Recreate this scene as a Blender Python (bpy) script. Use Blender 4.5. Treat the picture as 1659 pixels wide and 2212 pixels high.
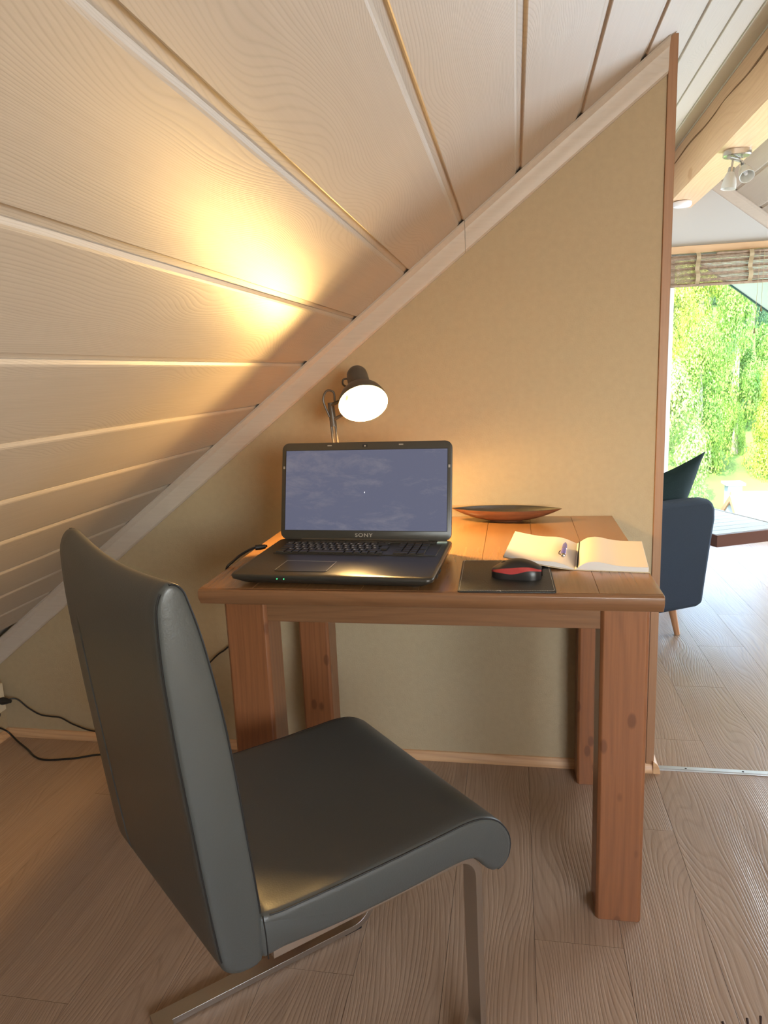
import bpy, bmesh, math, random
from mathutils import Vector, Matrix
for o in list(bpy.data.objects): bpy.data.objects.remove(o)
scn = bpy.context.scene; COL = scn.collection
PI = math.pi; rnd = random.Random(7)
# ---------------------------------------------------------------- camera
cam_d = bpy.data.cameras.new('camera'); cam = bpy.data.objects.new('camera', cam_d); COL.objects.link(cam)
R_ = Vector((0.98348216, 0.17628606, -0.04106181)); D_ = Vector((-0.0057524, -0.19629937, -0.98052714)); F_ = Vector((-0.18091367, 0.96456715, -0.19204286))
cam.matrix_world = Matrix(((R_.x, -D_.x, -F_.x, 0.74021578), (R_.y, -D_.y, -F_.y, -1.96558108), (R_.z, -D_.z, -F_.z, 1.1548637), (0, 0, 0, 1)))
cam_d.sensor_fit = 'HORIZONTAL'; cam_d.sensor_width = 36; cam_d.lens = 1539.97 / 1659 * 36; cam_d.clip_start = .02; cam_d.clip_end = 400
scn.camera = cam
# ---------------------------------------------------------------- world, sun, rear window light, added fill lights, exposure
world = bpy.data.worlds.new('world'); scn.world = world; world.use_nodes = True
wn = world.node_tree; wn.nodes.clear()
sky = wn.nodes.new('ShaderNodeTexSky'); sky.sky_type = 'NISHITA'; sky.sun_disc = False
sky.sun_elevation = math.radians(50); sky.sun_rotation = math.radians(200); sky.air_density = 1.0; sky.dust_density = 1.5
bg = wn.nodes.new('ShaderNodeBackground'); bg.inputs[1].default_value = 2.0
wo = wn.nodes.new('ShaderNodeOutputWorld'); wn.links.new(sky.outputs[0], bg.inputs[0]); wn.links.new(bg.outputs[0], wo.inputs[0])
sun_d = bpy.data.lights.new('sun', 'SUN'); sun_d.energy = 17; sun_d.angle = .01; sun_d.color = (1, .93, .76)
sun = bpy.data.objects.new('sun', sun_d); COL.objects.link(sun)
sun.rotation_euler = Vector((.35, .75, -.95)).to_track_quat('-Z', 'Y').to_euler()
def area(name, loc, look, sx, sy, power, col):
    d = bpy.data.lights.new(name, 'AREA'); d.shape = 'RECTANGLE'; d.size = sx; d.size_y = sy; d.energy = power; d.color = col
    o = bpy.data.objects.new(name, d); COL.objects.link(o); o.location = loc
    o.rotation_euler = (Vector(look) - Vector(loc)).to_track_quat('-Z', 'Y').to_euler(); return o
area('rear_window_daylight', (2.15, -3.12, 1.25), (1.2, 0, 1.0), 1.3, .8, 33, (1.0, .95, .88))
area('right_fill_light', (3.35, 2.1, .78), (1.0, 1.6, .9), 1.3, .7, 75, (.74, .87, 1.0))  # no dormer built: added bluish fill lamp, out of view, brightens the living room
area('left_fill_light', (.25, 1.6, .85), (2.0, 1.7, 1.3), 1.2, .7, 15, (.96, .97, 1.0))  # added unseen lamp behind the partition, lifts the beam; no dormer here
scn.view_settings.view_transform = 'Standard'; scn.view_settings.look = 'None'; scn.view_settings.gamma = 1
scn.view_settings.use_curve_mapping = False; scn.view_settings.exposure = 0.55
# ---------------------------------------------------------------- helpers
def smooth(me, ang=35):
    me.polygons.foreach_set('use_smooth', [True] * len(me.polygons)); me.update()
    try: me.set_sharp_from_angle(angle=math.radians(ang))
    except Exception: pass
class MB:
    def __init__(s): s.v = []; s.f = []
    def add(s, vs, fs):
        n = len(s.v); s.v += [tuple(v) for v in vs]; s.f += [tuple(i + n for i in f) for f in fs]; return s
    def box(s, a, b, M=None):
        x0, y0, z0 = a; x1, y1, z1 = b
        vs = [Vector(p) for p in ((x0,y0,z0),(x1,y0,z0),(x1,y1,z0),(x0,y1,z0),(x0,y0,z1),(x1,y0,z1),(x1,y1,z1),(x0,y1,z1))]
        if M: vs = [M @ v for v in vs]
        return s.add(vs, [(0,3,2,1),(4,5,6,7),(0,1,5,4),(1,2,6,5),(2,3,7,6),(3,0,4,7)])
    def prism(s, pts, axis, a, b, M=None):      # 2-D outline extruded along an axis
        def P(p, t):
            v = {'x': (t, p[0], p[1]), 'y': (p[0], t, p[1]), 'z': (p[0], p[1], t)}[axis]; v = Vector(v); return M @ v if M else v
        n = len(pts)
        return s.add([P(p, a) for p in pts] + [P(p, b) for p in pts],
                     [tuple(range(n))[::-1], tuple(range(n, 2*n))] + [(i, (i+1) % n, (i+1) % n + n, i+n) for i in range(n)])
    def tube(s, path, r, seg=10, cap=True):
        P = [Vector(p) for p in path]; n = len(P); rs = r if isinstance(r, (list, tuple)) else [r]*n
        up = Vector((0,0,1)); t0 = (P[1]-P[0]).normalized()
        if abs(t0.dot(up)) > .95: up = Vector((1,0,0))
        nrm = t0.cross(up).normalized(); vs = []
        for i in range(n):
            t = (P[min(i+1,n-1)] - P[max(i-1,0)]).normalized()
            nrm = (nrm - t*nrm.dot(t)).normalized(); b = t.cross(nrm)
            for k in range(seg):
                a = 2*PI*k/seg; vs.append(P[i] + (nrm*math.cos(a) + b*math.sin(a))*rs[i])
        fs = [(i*seg+k, i*seg+(k+1)%seg, (i+1)*seg+(k+1)%seg, (i+1)*seg+k) for i in range(n-1) for k in range(seg)]
        if cap: fs += [tuple(range(seg))[::-1], tuple(range((n-1)*seg, n*seg))]
        return s.add(vs, fs)
    def lathe(s, prof, M, seg=32):               # prof: (radius, height) along local z
        vs = []; rings = []
        for r, h in prof:
            if r < 1e-6: rings.append([len(vs)]); vs.append(M @ Vector((0,0,h)))
            else:
                rings.append(list(range(len(vs), len(vs)+seg)))
                for k in range(seg): a = 2*PI*k/seg; vs.append(M @ Vector((r*math.cos(a), r*math.sin(a), h)))
        fs = []
        for A, B in zip(rings, rings[1:]):
            for k in range(seg):
                k2 = (k+1) % seg
                if len(A) == 1 and len(B) == 1: continue
                if len(A) == 1: fs.append((A[0], B[k2], B[k]))
                elif len(B) == 1: fs.append((A[k], A[k2], B[0]))
                else: fs.append((A[k], A[k2], B[k2], B[k]))
        return s.add(vs, fs)
    def grid(s, rows, closed=False):
        n = len(rows[0]); vs = [p for r in rows for p in r]
        fs = [(i*n+j, i*n+(j+1) % n, (i+1)*n+(j+1) % n, (i+1)*n+j) for i in range(len(rows)-1) for j in range(n if closed else n-1)]
        return s.add(vs, fs)
    def mesh(s, name):
        me = bpy.data.meshes.new(name); me.from_pydata(s.v, [], s.f); me.validate()
        bm = bmesh.new(); bm.from_mesh(me); bmesh.ops.recalc_face_normals(bm, faces=bm.faces); bm.to_mesh(me); bm.free(); return me
    def build(s, name, m, parent=None, bev=0, seg=2, sm=True, loc=None, kind=None, label=None, ang=35):
        me = s.mesh(name)
        if sm: smooth(me, ang)
        return link(name, me, m, parent, loc, bev, seg, kind, label)
def link(name, me, m=None, parent=None, loc=None, bev=0, seg=2, kind=None, label=None, rot=None):
    o = bpy.data.objects.new(name, me)
    if m and not me.materials: me.materials.append(m)
    COL.objects.link(o)
    if parent: o.parent = parent
    if loc: o.location = loc
    if rot: o.rotation_euler = rot
    if bev:
        b = o.modifiers.new('bevel', 'BEVEL'); b.width = bev; b.segments = seg; b.limit_method = 'ANGLE'; b.angle_limit = math.radians(30)
        b.harden_normals = False
    if kind: o['kind'] = kind
    if label: o['label'] = label
    return o
def empty(name, loc, rz=0, label=None, cat=None, group=None, kind=None):
    o = bpy.data.objects.new(name, None); COL.objects.link(o); o.location = loc; o.rotation_euler = (0, 0, rz); o.empty_display_size = .05
    if label: o['label'] = label
    if cat: o['category'] = cat
    if group: o['group'] = group
    if kind: o['kind'] = kind
    return o
def tag(o, label, cat, group=None):
    o['label'] = label; o['category'] = cat
    if group: o['group'] = group
    return o
def struct(o, label=None, cat=None):
    o['kind'] = 'structure'
    if label: o['label'] = label
    if cat: o['category'] = cat
    return o
def curve(pts, n=8):                              # Catmull-Rom
    P = [Vector(p) for p in pts]; P = [P[0]*2-P[1]] + P + [P[-1]*2-P[-2]]; out = []
    for i in range(1, len(P)-2):
        for k in range(n):
            t = k/n; a, b, c, d = P[i-1], P[i], P[i+1], P[i+2]
            out.append(.5*((2*b) + (c-a)*t + (2*a-5*b+4*c-d)*t*t + (3*b-a-3*c+d)*t**3))
    out.append(P[-2]); return out
# ---------------------------------------------------------------- materials
def mat(name, col, rough=.5, metal=0, spec=.5, emit=None, es=0, bump=0, bscale=200, trans=0, coat=0, alpha=1, var=0, vscale=3):
    m = bpy.data.materials.new(name); m.use_nodes = True; nt = m.node_tree; b = nt.nodes['Principled BSDF']
    b.inputs['Base Color'].default_value = (*col, 1); b.inputs['Roughness'].default_value = rough; b.inputs['Metallic'].default_value = metal
    b.inputs['Specular IOR Level'].default_value = spec; b.inputs['Transmission Weight'].default_value = trans; b.inputs['Coat Weight'].default_value = coat
    b.inputs['Alpha'].default_value = alpha
    if emit: b.inputs['Emission Color'].default_value = (*emit, 1); b.inputs['Emission Strength'].default_value = es
    tc = nt.nodes.new('ShaderNodeTexCoord')
    if bump:
        n = nt.nodes.new('ShaderNodeTexNoise'); n.inputs['Scale'].default_value = bscale; n.inputs['Detail'].default_value = 3
        nt.links.new(tc.outputs['Object'], n.inputs['Vector'])
        bp = nt.nodes.new('ShaderNodeBump'); bp.inputs['Strength'].default_value = bump; bp.inputs['Distance'].default_value = .002
        nt.links.new(n.outputs[0], bp.inputs['Height']); nt.links.new(bp.outputs[0], b.inputs['Normal'])
    if var:
        n2 = nt.nodes.new('ShaderNodeTexNoise'); n2.inputs['Scale'].default_value = vscale; n2.inputs['Detail'].default_value = 5
        nt.links.new(tc.outputs['Object'], n2.inputs['Vector'])
        r = nt.nodes.new('ShaderNodeValToRGB'); r.color_ramp.elements[0].position = .3; r.color_ramp.elements[1].position = .7
        r.color_ramp.elements[0].color = (*[c*(1-var) for c in col], 1); r.color_ramp.elements[1].color = (*[min(1, c*(1+var)) for c in col], 1)
        nt.links.new(n2.outputs[0], r.inputs[0]); nt.links.new(r.outputs[0], b.inputs['Base Color'])
    return m
def wood(name, light, dark, axis='y', rough=.4, fine=.5, rings=14, ringamt=.5, bump=.3, knots=0, scale=1, coat=0, tint=.12, dist=.001, warp=1.0):
    m = bpy.data.materials.new(name); m.use_nodes = True; nt = m.node_tree; N = nt.nodes; L = nt.links; b = N['Principled BSDF']
    def mth(op, a, bb=None, c=None):
        n = N.new('ShaderNodeMath'); n.operation = op
        for i, x in enumerate((a, bb, c)):
            if x is None: continue
            if isinstance(x, (int, float)): n.inputs[i].default_value = x
            else: L.new(x, n.inputs[i])
        return n.outputs[0]
    tc = N.new('ShaderNodeTexCoord'); oi = N.new('ShaderNodeObjectInfo')
    off = N.new('ShaderNodeVectorMath'); off.operation = 'MULTIPLY_ADD'
    cmb = N.new('ShaderNodeCombineXYZ'); [L.new(oi.outputs['Random'], cmb.inputs[i]) for i in range(3)]
    L.new(cmb.outputs[0], off.inputs[0]); off.inputs[1].default_value = (17.3, 31.7, 23.1); L.new(tc.outputs['Object'], off.inputs[2])
    def mapped(al, ac):
        s = {'x': (al, ac, ac), 'y': (ac, al, ac), 'z': (ac, ac, al)}[axis]
        v = N.new('ShaderNodeVectorMath'); v.operation = 'MULTIPLY'; v.inputs[1].default_value = [q*scale for q in s]; L.new(off.outputs[0], v.inputs[0]); return v.outputs[0]
    def noise(vec, sc, det=3, rg=.5):
        n = N.new('ShaderNodeTexNoise'); n.inputs['Scale'].default_value = sc; n.inputs['Detail'].default_value = det; n.inputs['Roughness'].default_value = rg
        L.new(vec, n.inputs['Vector']); return n.outputs[0]
    fib = noise(mapped(4, 160), 1, 4, .7)
    low = noise(mapped(.9*warp, 5.5), 1, 1.5, .4)
    sp_ = N.new('ShaderNodeSeparateXYZ'); L.new(off.outputs[0], sp_.inputs[0]); ac_ = sp_.outputs[{'x': 1, 'y': 0, 'z': 0}[axis]]
    if axis == 'x': ac_ = mth('ADD', ac_, sp_.outputs[2])
    if axis == 'z': ac_ = mth('ADD', ac_, sp_.outputs[1])
    if axis == 'y': ac_ = mth('ADD', ac_, sp_.outputs[2])
    ring = mth('PINGPONG', mth('ADD', mth('MULTIPLY', ac_, rings*scale), mth('MULTIPLY', low, rings*.26)), .5)   # contour figure
    ring = mth('SMOOTH_MIN', mth('MULTIPLY', ring, 4), 1.0, .3)     # thin dark lines
    f = mth('MULTIPLY_ADD', mth('SUBTRACT', fib, .5), fine*2.2, .5)
    g = mth('ADD', mth('MULTIPLY', ring, ringamt), mth('MULTIPLY', f, 1-ringamt))
    g = mth('ADD', g, mth('MULTIPLY', mth('SUBTRACT', oi.outputs['Random'], .5), tint*2))
    g = mth('ADD', g, mth('MULTIPLY', mth('SUBTRACT', noise(mapped(1, 2.5), 1, 2), .5), .35))
    if knots:
        vr = N.new('ShaderNodeTexVoronoi'); vr.inputs['Scale'].default_value = 1; L.new(mapped(knots*.5, knots), vr.inputs['Vector'])
        k = mth('SUBTRACT', 1, mth('MULTIPLY', vr.outputs['Distance'], 6)); k = mth('MAXIMUM', k, 0)
        g = mth('SUBTRACT', g, mth('MULTIPLY', k, 1.5))
    r = N.new('ShaderNodeValToRGB'); r.color_ramp.elements[0].position = .08; r.color_ramp.elements[1].position = .85
    r.color_ramp.elements[0].color = (*dark, 1); r.color_ramp.elements[1].color = (*light, 1)
    L.new(g, r.inputs[0]); L.new(r.outputs[0], b.inputs['Base Color'])
    b.inputs['Roughness'].default_value = rough; b.inputs['Coat Weight'].default_value = coat; b.inputs['Coat Roughness'].default_value = .25
    if bump:
        bp = N.new('ShaderNodeBump'); bp.inputs['Strength'].default_value = bump; bp.inputs['Distance'].default_value = dist
        L.new(mth('ADD', mth('MULTIPLY', ring, .5), mth('MULTIPLY', f, .7)), bp.inputs['Height']); L.new(bp.outputs[0], b.inputs['Normal'])
    return m
M = {}
M['panel'] = wood('ceiling_panel_foil', (.50, .435, .36), (.38, .32, .25), 'y', .5, .30, 290, .26, .25, tint=.02, dist=.0005, warp=1.6)
M['trimfoil'] = wood('cove_foil', (.51, .44, .365), (.44, .375, .305), 'x', .42, .5, 60, .12, .2, tint=.0)
M['groove'] = mat('groove_backing', (.46, .40, .33), .6, bump=.5, bscale=150)
M['wallp'] = mat('khaki_wallpaper', (.405, .315, .19), .62, bump=.35, bscale=260, var=.03, vscale=60)
M['gable'] = mat('warm_white_gable_paint', (.52, .51, .48), .6, bump=.1, bscale=80)
M['crack'] = mat('dark_wood_crack', (.16, .08, .03), .8)
M['white'] = mat('white_paint', (.78, .76, .72), .5, bump=.1, bscale=80)
M['floor'] = wood('vinyl_oak_plank', (.40, .28, .195), (.225, .148, .10), 'y', .34, .55, 120, .17, .5, tint=.05, dist=.0014, warp=1.4)
M['base'] = wood('pine_baseboard', (.62, .38, .20), (.42, .23, .11), 'x', .42, .5, 50, .3, .2, tint=0)
M['edge'] = wood('brown_corner_trim', (.36, .19, .095), (.24, .115, .055), 'z', .45, .5, 6, .15, .2, tint=0)
M['table'] = wood('stained_pine_top', (.29, .145, .058), (.19, .088, .034), 'y', .24, .5, 60, .13, .18, tint=.1, coat=.35)
M['tablex'] = wood('stained_pine_rail', (.22, .105, .047), (.125, .055, .024), 'x', .32, .5, 60, .15, .18, tint=.05, coat=.2)
M['leg'] = wood('stained_pine_leg', (.27, .105, .040), (.14, .050, .020), 'z', .34, .45, 55, .16, .15, knots=17, tint=.05, coat=.2)
M['beam'] = wood('honey_spruce_beam', (.80, .56, .34), (.58, .34, .17), 'y', .45, .4, 45, .15, .3, knots=5, tint=.0)
M['lintel'] = wood('pale_wood_lintel', (.70, .47, .27), (.55, .34, .18), 'x', .45, .4, 8, .3, .15, tint=0)
M['leather'] = mat('charcoal_leather', (.051, .056, .054), .38, bump=.10, bscale=420, spec=.6)
M['leather_side'] = mat('charcoal_leather_side', (.030, .036, .043), .42, bump=.35, bscale=420, spec=.6)
M['seam'] = mat('black_stitched_seam', (.008, .008, .008), .6)
M['steel'] = mat('brushed_steel', (.52, .50, .47), .33, 1, bump=.1, bscale=300)
M['alu'] = mat('aluminium_strip', (.72, .75, .78), .35, .9)
M['chrome'] = mat('satin_nickel', (.55, .53, .50), .25, 1)
M['black'] = mat('black_rubber', (.012, .012, .012), .5)
M['cable'] = mat('black_cable', (.010, .010, .010), .38)
M['lampm'] = mat('dark_lamp_enamel', (.085, .072, .058), .38, spec=.5)
M['lampin'] = mat('white_reflector', (.85, .83, .78), .35)
M['bulb'] = mat('lit_bulb', (1, .9, .7), .3, emit=(1, .72, .34), es=15)
M['lap'] = mat('black_laptop_plastic', (.026, .024, .020), .28, bump=.05, bscale=500, spec=.55)
M['key'] = mat('black_key', (.024, .023, .02), .33)
M['keyleg'] = mat('key_legend', (.6, .6, .6), .5)
M['bezel'] = mat('grey_bezel', (.042, .038, .030), .34)
M['led'] = mat('green_led', (0, .5, .1), .4, emit=(.1, 1, .3), es=1)
M['sticker'] = mat('teal_white_sticker', (.55, .75, .72), .4)
M['silver'] = mat('silver_line', (.5, .48, .44), .35, .8)
M['pad'] = mat('black_leather_pad', (.018, .017, .015), .5, bump=.4, bscale=400)
M['stitch'] = mat('pale_stitching', (.45, .42, .36), .7)
M['mousek'] = mat('black_mouse_shell', (.015, .014, .014), .35)
M['mouser'] = mat('metallic_red_band', (.42, .045, .045), .25, .3, coat=.6)
M['paper'] = mat('cream_paper', (.62, .585, .55), .8, bump=.08, bscale=300)
M['cover'] = mat('kraft_cover', (.55, .42, .28), .7)
M['pen'] = mat('blue_pen_body', (.06, .06, .45), .3, coat=.4)
M['bowlw'] = wood('reddish_bowl_wood', (.22, .075, .03), (.09, .03, .014), 'x', .3, .6, 60, .2, .15, tint=0, coat=.3)
M['bowli'] = mat('dark_bowl_inside', (.022, .018, .014), .5, bump=.4, bscale=120)
M['armf'] = mat('slate_blue_fabric', (.038, .052, .075), .85, bump=.5, bscale=600, spec=.2)
M['cush'] = mat('dark_teal_fabric', (.012, .028, .030), .85, bump=.5, bscale=500, spec=.2)
M['armleg'] = wood('beech_leg', (.50, .26, .13), (.34, .15, .07), 'z', .4, .4, 6, .2, .1, tint=0)
M['ctop'] = wood('weathered_slat', (.55, .53, .50), (.36, .34, .31), 'x', .35, .5, 50, .3, .2, tint=.08)
M['cedge'] = mat('brown_table_edge', (.16, .07, .05), .4)
M['glassbell'] = mat('frosted_glass', (.86, .85, .80), .35, trans=.35)
M['plastic'] = mat('white_plastic', (.80, .80, .82), .4)
M['socket'] = mat('cream_socket_plastic', (.72, .62, .44), .4)
M['slat'] = mat('brown_bamboo', (.30, .21, .14), .6, var=.25, vscale=40)
M['tape'] = mat('tan_ladder_tape', (.40, .31, .18), .8, bump=.5, bscale=200)
M['gasket'] = mat('dark_gasket', (.01, .06, .05), .5)
M['soffit'] = mat('grey_soffit', (.58, .55, .54), .6)
M['twig'] = mat('dark_twig', (.03, .015, .012), .7)
M['vase'] = mat('grey_ceramic', (.2, .2, .2), .4)
def glass_mat():
    m = bpy.data.materials.new('window_glass'); m.use_nodes = True; nt = m.node_tree; nt.nodes.clear()
    o = nt.nodes.new('ShaderNodeOutputMaterial'); t = nt.nodes.new('ShaderNodeBsdfTransparent'); g = nt.nodes.new('ShaderNodeBsdfGlossy'); g.inputs['Roughness'].default_value = .02
    mx = nt.nodes.new('ShaderNodeMixShader'); mx.inputs[0].default_value = .05; t.inputs[0].default_value = (.96, .98, .97, 1)
    nt.links.new(t.outputs[0], mx.inputs[1]); nt.links.new(g.outputs[0], mx.inputs[2]); nt.links.new(mx.outputs[0], o.inputs[0]); return m
M['glass'] = glass_mat()
def leaf_mat(name, a, b, trans=.35):
    m = bpy.data.materials.new(name); m.use_nodes = True; nt = m.node_tree; bs = nt.nodes['Principled BSDF']
    tc = nt.nodes.new('ShaderNodeTexCoord'); n = nt.nodes.new('ShaderNodeTexNoise'); n.inputs['Scale'].default_value = 1.3; n.inputs['Detail'].default_value = 6
    r = nt.nodes.new('ShaderNodeValToRGB'); r.color_ramp.elements[0].position = .35; r.color_ramp.elements[1].position = .65
    r.color_ramp.elements[0].color = (*a, 1); r.color_ramp.elements[1].color = (*b, 1)
    nt.links.new(tc.outputs['Object'], n.inputs['Vector']); nt.links.new(n.outputs[0], r.inputs[0]); nt.links.new(r.outputs[0], bs.inputs['Base Color'])
    bs.inputs['Roughness'].default_value = .6
    t = nt.nodes.new('ShaderNodeBsdfTranslucent'); nt.links.new(r.outputs[0], t.inputs[0]); mx = nt.nodes.new('ShaderNodeMixShader'); mx.inputs[0].default_value = trans
    o = nt.nodes['Material Output']; nt.links.new(bs.outputs[0], mx.inputs[1]); nt.links.new(t.outputs[0], mx.inputs[2]); nt.links.new(mx.outputs[0], o.inputs[0]); return m
# ================================================================ ROOM SHELL
TA = .7645; ANG = math.atan(TA); ZC = 1.05605                 # left ceiling plane: z = ZC + TA x
XL, XR = -.956, 1.124                                         # knee wall, end of the partition
XRG = 1.725; ZRG = ZC + TA*XRG; XRK = 3.75                    # ridge, right knee wall
YG, YB = 2.9, -3.2                                            # gable with the window, rear wall
zl = lambda x: ZC + TA*x
zr = lambda x: ZRG - TA*(x - XRG)
# --- floor planks
flo = MB().box((XL-.1, YB-.1, -.14), (XRK+.1, YG+.1, -.012)).build('floor', M['groove'], sm=False); struct(flo)
PW = .1755; x0p = 1.301 - 20*PW
plank_cache = {}
def plank(x0, x1, y0, y1):
    key = (round(x1-x0, 4), round(y1-y0, 4))
    if key not in plank_cache:
        w, l = x1-x0-.0008, y1-y0-.0008
        plank_cache[key] = MB().box((0, 0, -.0118), (w, l, 0)).mesh('plank')
    link('plank', plank_cache[key], M['floor'], flo, (x0+.0004, y0+.0004, rnd.uniform(-.0003, 0)))
PL = 1.05
for i in range(45):
    a = x0p + i*PW; b = a + PW
    if b < XL or a > XRK: continue
    for (ya, yb) in ((YB, .018), (.018, YG)):
        if i == 20 and ya < 0: st = [-.115 - PL*k for k in range(5)]
        else: st = []
        off = ((i*.377) % 1.0)*PL; cuts = [ya]; y = ya + off if off > .12 else ya + off + PL
        while y < yb - .1: cuts.append(y); y += PL
        cuts.append(yb)
        for y0, y1 in zip(cuts, cuts[1:]): plank(max(a, XL), min(b, XRK), y0, y1)
# --- ceilings: backing slab and single panels
def slope_frame(left):
    if left: return Matrix(((math.cos(ANG), 0, -math.sin(ANG), 0), (0, 1, 0, 0), (math.sin(ANG), 0, math.cos(ANG), ZC), (0, 0, 0, 1)))
    return Matrix(((-math.cos(ANG), 0, math.sin(ANG), XRG), (0, 1, 0, 0), (math.sin(ANG), 0, math.cos(ANG), ZRG), (0, 0, 0, 1))) @ Matrix.Diagonal((1, 1, 1, 1))
ceil = MB()
ceil.prism([(XL-.1, zl(XL-.1)+.022), (XRG, ZRG+.022), (XRK+.1, zr(XRK+.1)+.022), (XRK+.1, zr(XRK+.1)+.17), (XRG, ZRG+.17), (XL-.1, zl(XL-.1)+.17)], 'y', YB-.1, YG+.08)
ceil = ceil.build('ceiling', M['groove'], sm=False); struct(ceil)
SW = .1455/math.cos(ANG)                                      # panel pitch along the slope
GW = .016
def panel_mesh(w, l):
    # panel cross-section: flat face with stepped, chamfered long edges; local z+ points away from the room
    o = [(GW*.5, .006), (GW*.5+.001, .0012), (GW*.5+.0025, 0), (w-.0135, 0), (w-.010, .0008), (w-.005, .0040), (w-.005, .0055), (w-.013, .0055), (w-.013, .017), (-.006, .017), (-.006, .006)]
    return MB().prism(o, 'y', 0, l).mesh('panel')
pcache = {}
def panels(left, s_list, yrange, joints):
    Mx = slope_frame(True) if left else None
    for n, s in enumerate(s_list):
        cuts = [yrange[0]] + sorted(joints.get(n, [])) + [yrange[1]]
        for ya, yb in zip(cuts, cuts[1:]):
            key = round(yb-ya, 3)
            if key not in pcache: pcache[key] = panel_mesh(SW, yb-ya-.001)
            o = link('panel', pcache[key], M['panel'], ceil)
            if left:
                o.location = (s*math.cos(ANG), ya, ZC + s*math.sin(ANG)); o.rotation_euler = (0, -ANG, 0)
            else:
                o.location = (XRG + s*math.cos(ANG), ya, ZRG - s*math.sin(ANG)); o.rotation_euler = (0, ANG, 0)
s0 = 1.04476/math.cos(ANG)
ls = [s0 + k*SW for k in range(5, -14, -1)]
ls = [s for s in ls if s > XL/math.cos(ANG) - SW and s*math.cos(ANG) < XRG]
jl = {n: [[-2.0, 1.1], [.9], [-.55+1.9, -2.4], [1.7], [-2.2], [.4]][n % 6] for n in range(40)}
jl = {n: [y for y in v if abs(y) > .2 and (y < -2.0 or y > .3)] for n, v in jl.items()}
panels(True, ls, (YB, YG), jl)
panels(False, [k*SW + .03 for k in range(0, 15) if (k*SW + .03)*math.cos(ANG) < XRK - XRG], (YB, YG), {n: [[1.2], [-.4], [2.0]][n % 3] for n in range(40)})
# --- walls
wall = MB().prism([(XL-.1, -.01), (XR-.012, -.01), (XR-.012, zl(XR-.012)+.01), (XL-.1, zl(XL-.1)+.01)], 'y', 0, .08).build('wall_back', M['wallp'], sm=False); struct(wall)
struct(MB().box((XL-.1, YB-.1, -.01), (XL, YG+.1, zl(XL)+.03)).build('wall_left', M['wallp'], sm=False))
struct(MB().box((XRK, YB-.1, -.01), (XRK+.1, YG+.1, zr(XRK)+.03)).build('wall_right', M['wallp'], sm=False))
gw = MB(); y0, y1 = YG, YG+.1; BIG = .02
WX0, WX1, WZ0, WZ1 = 1.70, 2.42, .07, 1.79; VX0, VX1 = .95, 1.62
gw.prism([(XL-.1, 0), (VX0, 0), (VX0, zl(VX0)+BIG), (XL-.1, zl(XL-.1)+BIG)], 'y', y0, y1)
gw.prism([(VX0, WZ1-.05), (WX1, WZ1-.05), (WX1, zr(WX1)+BIG), (XRG, ZRG+BIG), (VX0, zl(VX0)+BIG)], 'y', y0, y1) if False else None
gw.prism([(VX0, 1.70), (VX1, 1.70), (VX1, zl(VX1)+BIG), (VX0, zl(VX0)+BIG)], 'y', y0, y1)
gw.prism([(VX1, 0), (WX0, 0), (WX0, zl(WX0)+BIG), (VX1, zl(VX1)+BIG)], 'y', y0, y1)
gw.prism([(WX0, WZ1), (WX1, WZ1), (WX1, zr(WX1)+BIG), (XRG, ZRG+BIG), (WX0, zl(WX0)+BIG)], 'y', y0, y1)
gw.prism([(WX1, 0), (XRK+.1, 0), (XRK+.1, zr(XRK+.1)+BIG), (WX1, zr(WX1)+BIG)], 'y', y0, y1)
gw.box((VX0, y0, 0), (VX1, y1, WZ0)); gw.box((WX0, y0, 0), (WX1, y1, WZ0))
struct(gw.build('wall_far', M['gable'], sm=False))
rw = MB(); y0, y1 = YB-.1, YB                                  # rear wall behind the photographer, with its window opening
RX0, RX1, RZ0, RZ1 = 1.45, 2.85, .7, 1.50
rw.prism([(XL-.1, 0), (RX0, 0), (RX0, zl(RX0)), (XL-.1, zl(XL-.1)+BIG)], 'y', y0, y1)
rw.prism([(RX1, 0), (XRK+.1, 0), (XRK+.1, zr(XRK+.1)+BIG), (RX1, zr(RX1))], 'y', y0, y1)
rw.box((RX0, y0, 0), (RX1, y1, RZ0)); rw.prism([(RX0, RZ1), (RX1, RZ1), (RX1, zr(RX1)), (XRG, ZRG+.01), (RX0, zl(RX0))], 'y', y0, y1)
struct(rw.build('wall_rear', M['white'], sm=False))
# --- trims
e = MB().box((XR-.020, -.005, 0), (XR+.002, .085, zl(XR-.012)+.004)).build('trim_1', M['edge'], bev=.0015); struct(e)
MBq = MB()
def base(name, a, b, side):
    prof = [(0, 0), (-.014, 0), (-.014, .008), (-.009, .020), (-.004, .026), (0, .027)]
    if side == 'y': o = MB().prism(prof, 'x', a, b)
    else: o = MB().prism([(-p[0], p[1]) for p in prof][::-1], 'y', a, b)
    return o
bb = base('b', 0, 1.59-.46, 'y').build('baseboard_back', M['base'], loc=(XL+.455-.455, 0, 0)); bb.location = (XL, 0, 0); struct(bb)
b2 = base('b', 0, XR-XL-1.131, 'y').build('baseboard_board', M['base']); b2.parent = bb; b2.location = (1.131, 0, 0)
# end block of the baseboard by the passage (quarter round)
qr = [(0, 0)] + [(.020*math.cos(a)-.0, .036*math.sin(a)) for a in [i*PI/16 for i in range(9)]]
qb = MB().prism(qr, 'y', -.016, .085).build('end_piece', M['base'], bb, bev=.001); qb.location = (XR-XL-.002, 0, 0)
bl = MB().prism([(0, 0), (.014, 0), (.014, .008), (.009, .02), (.004, .026), (0, .027)], 'y', YB, 0).build('baseboard_left', M['base']); bl.location = (XL, -.001, 0); struct(bl)
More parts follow.
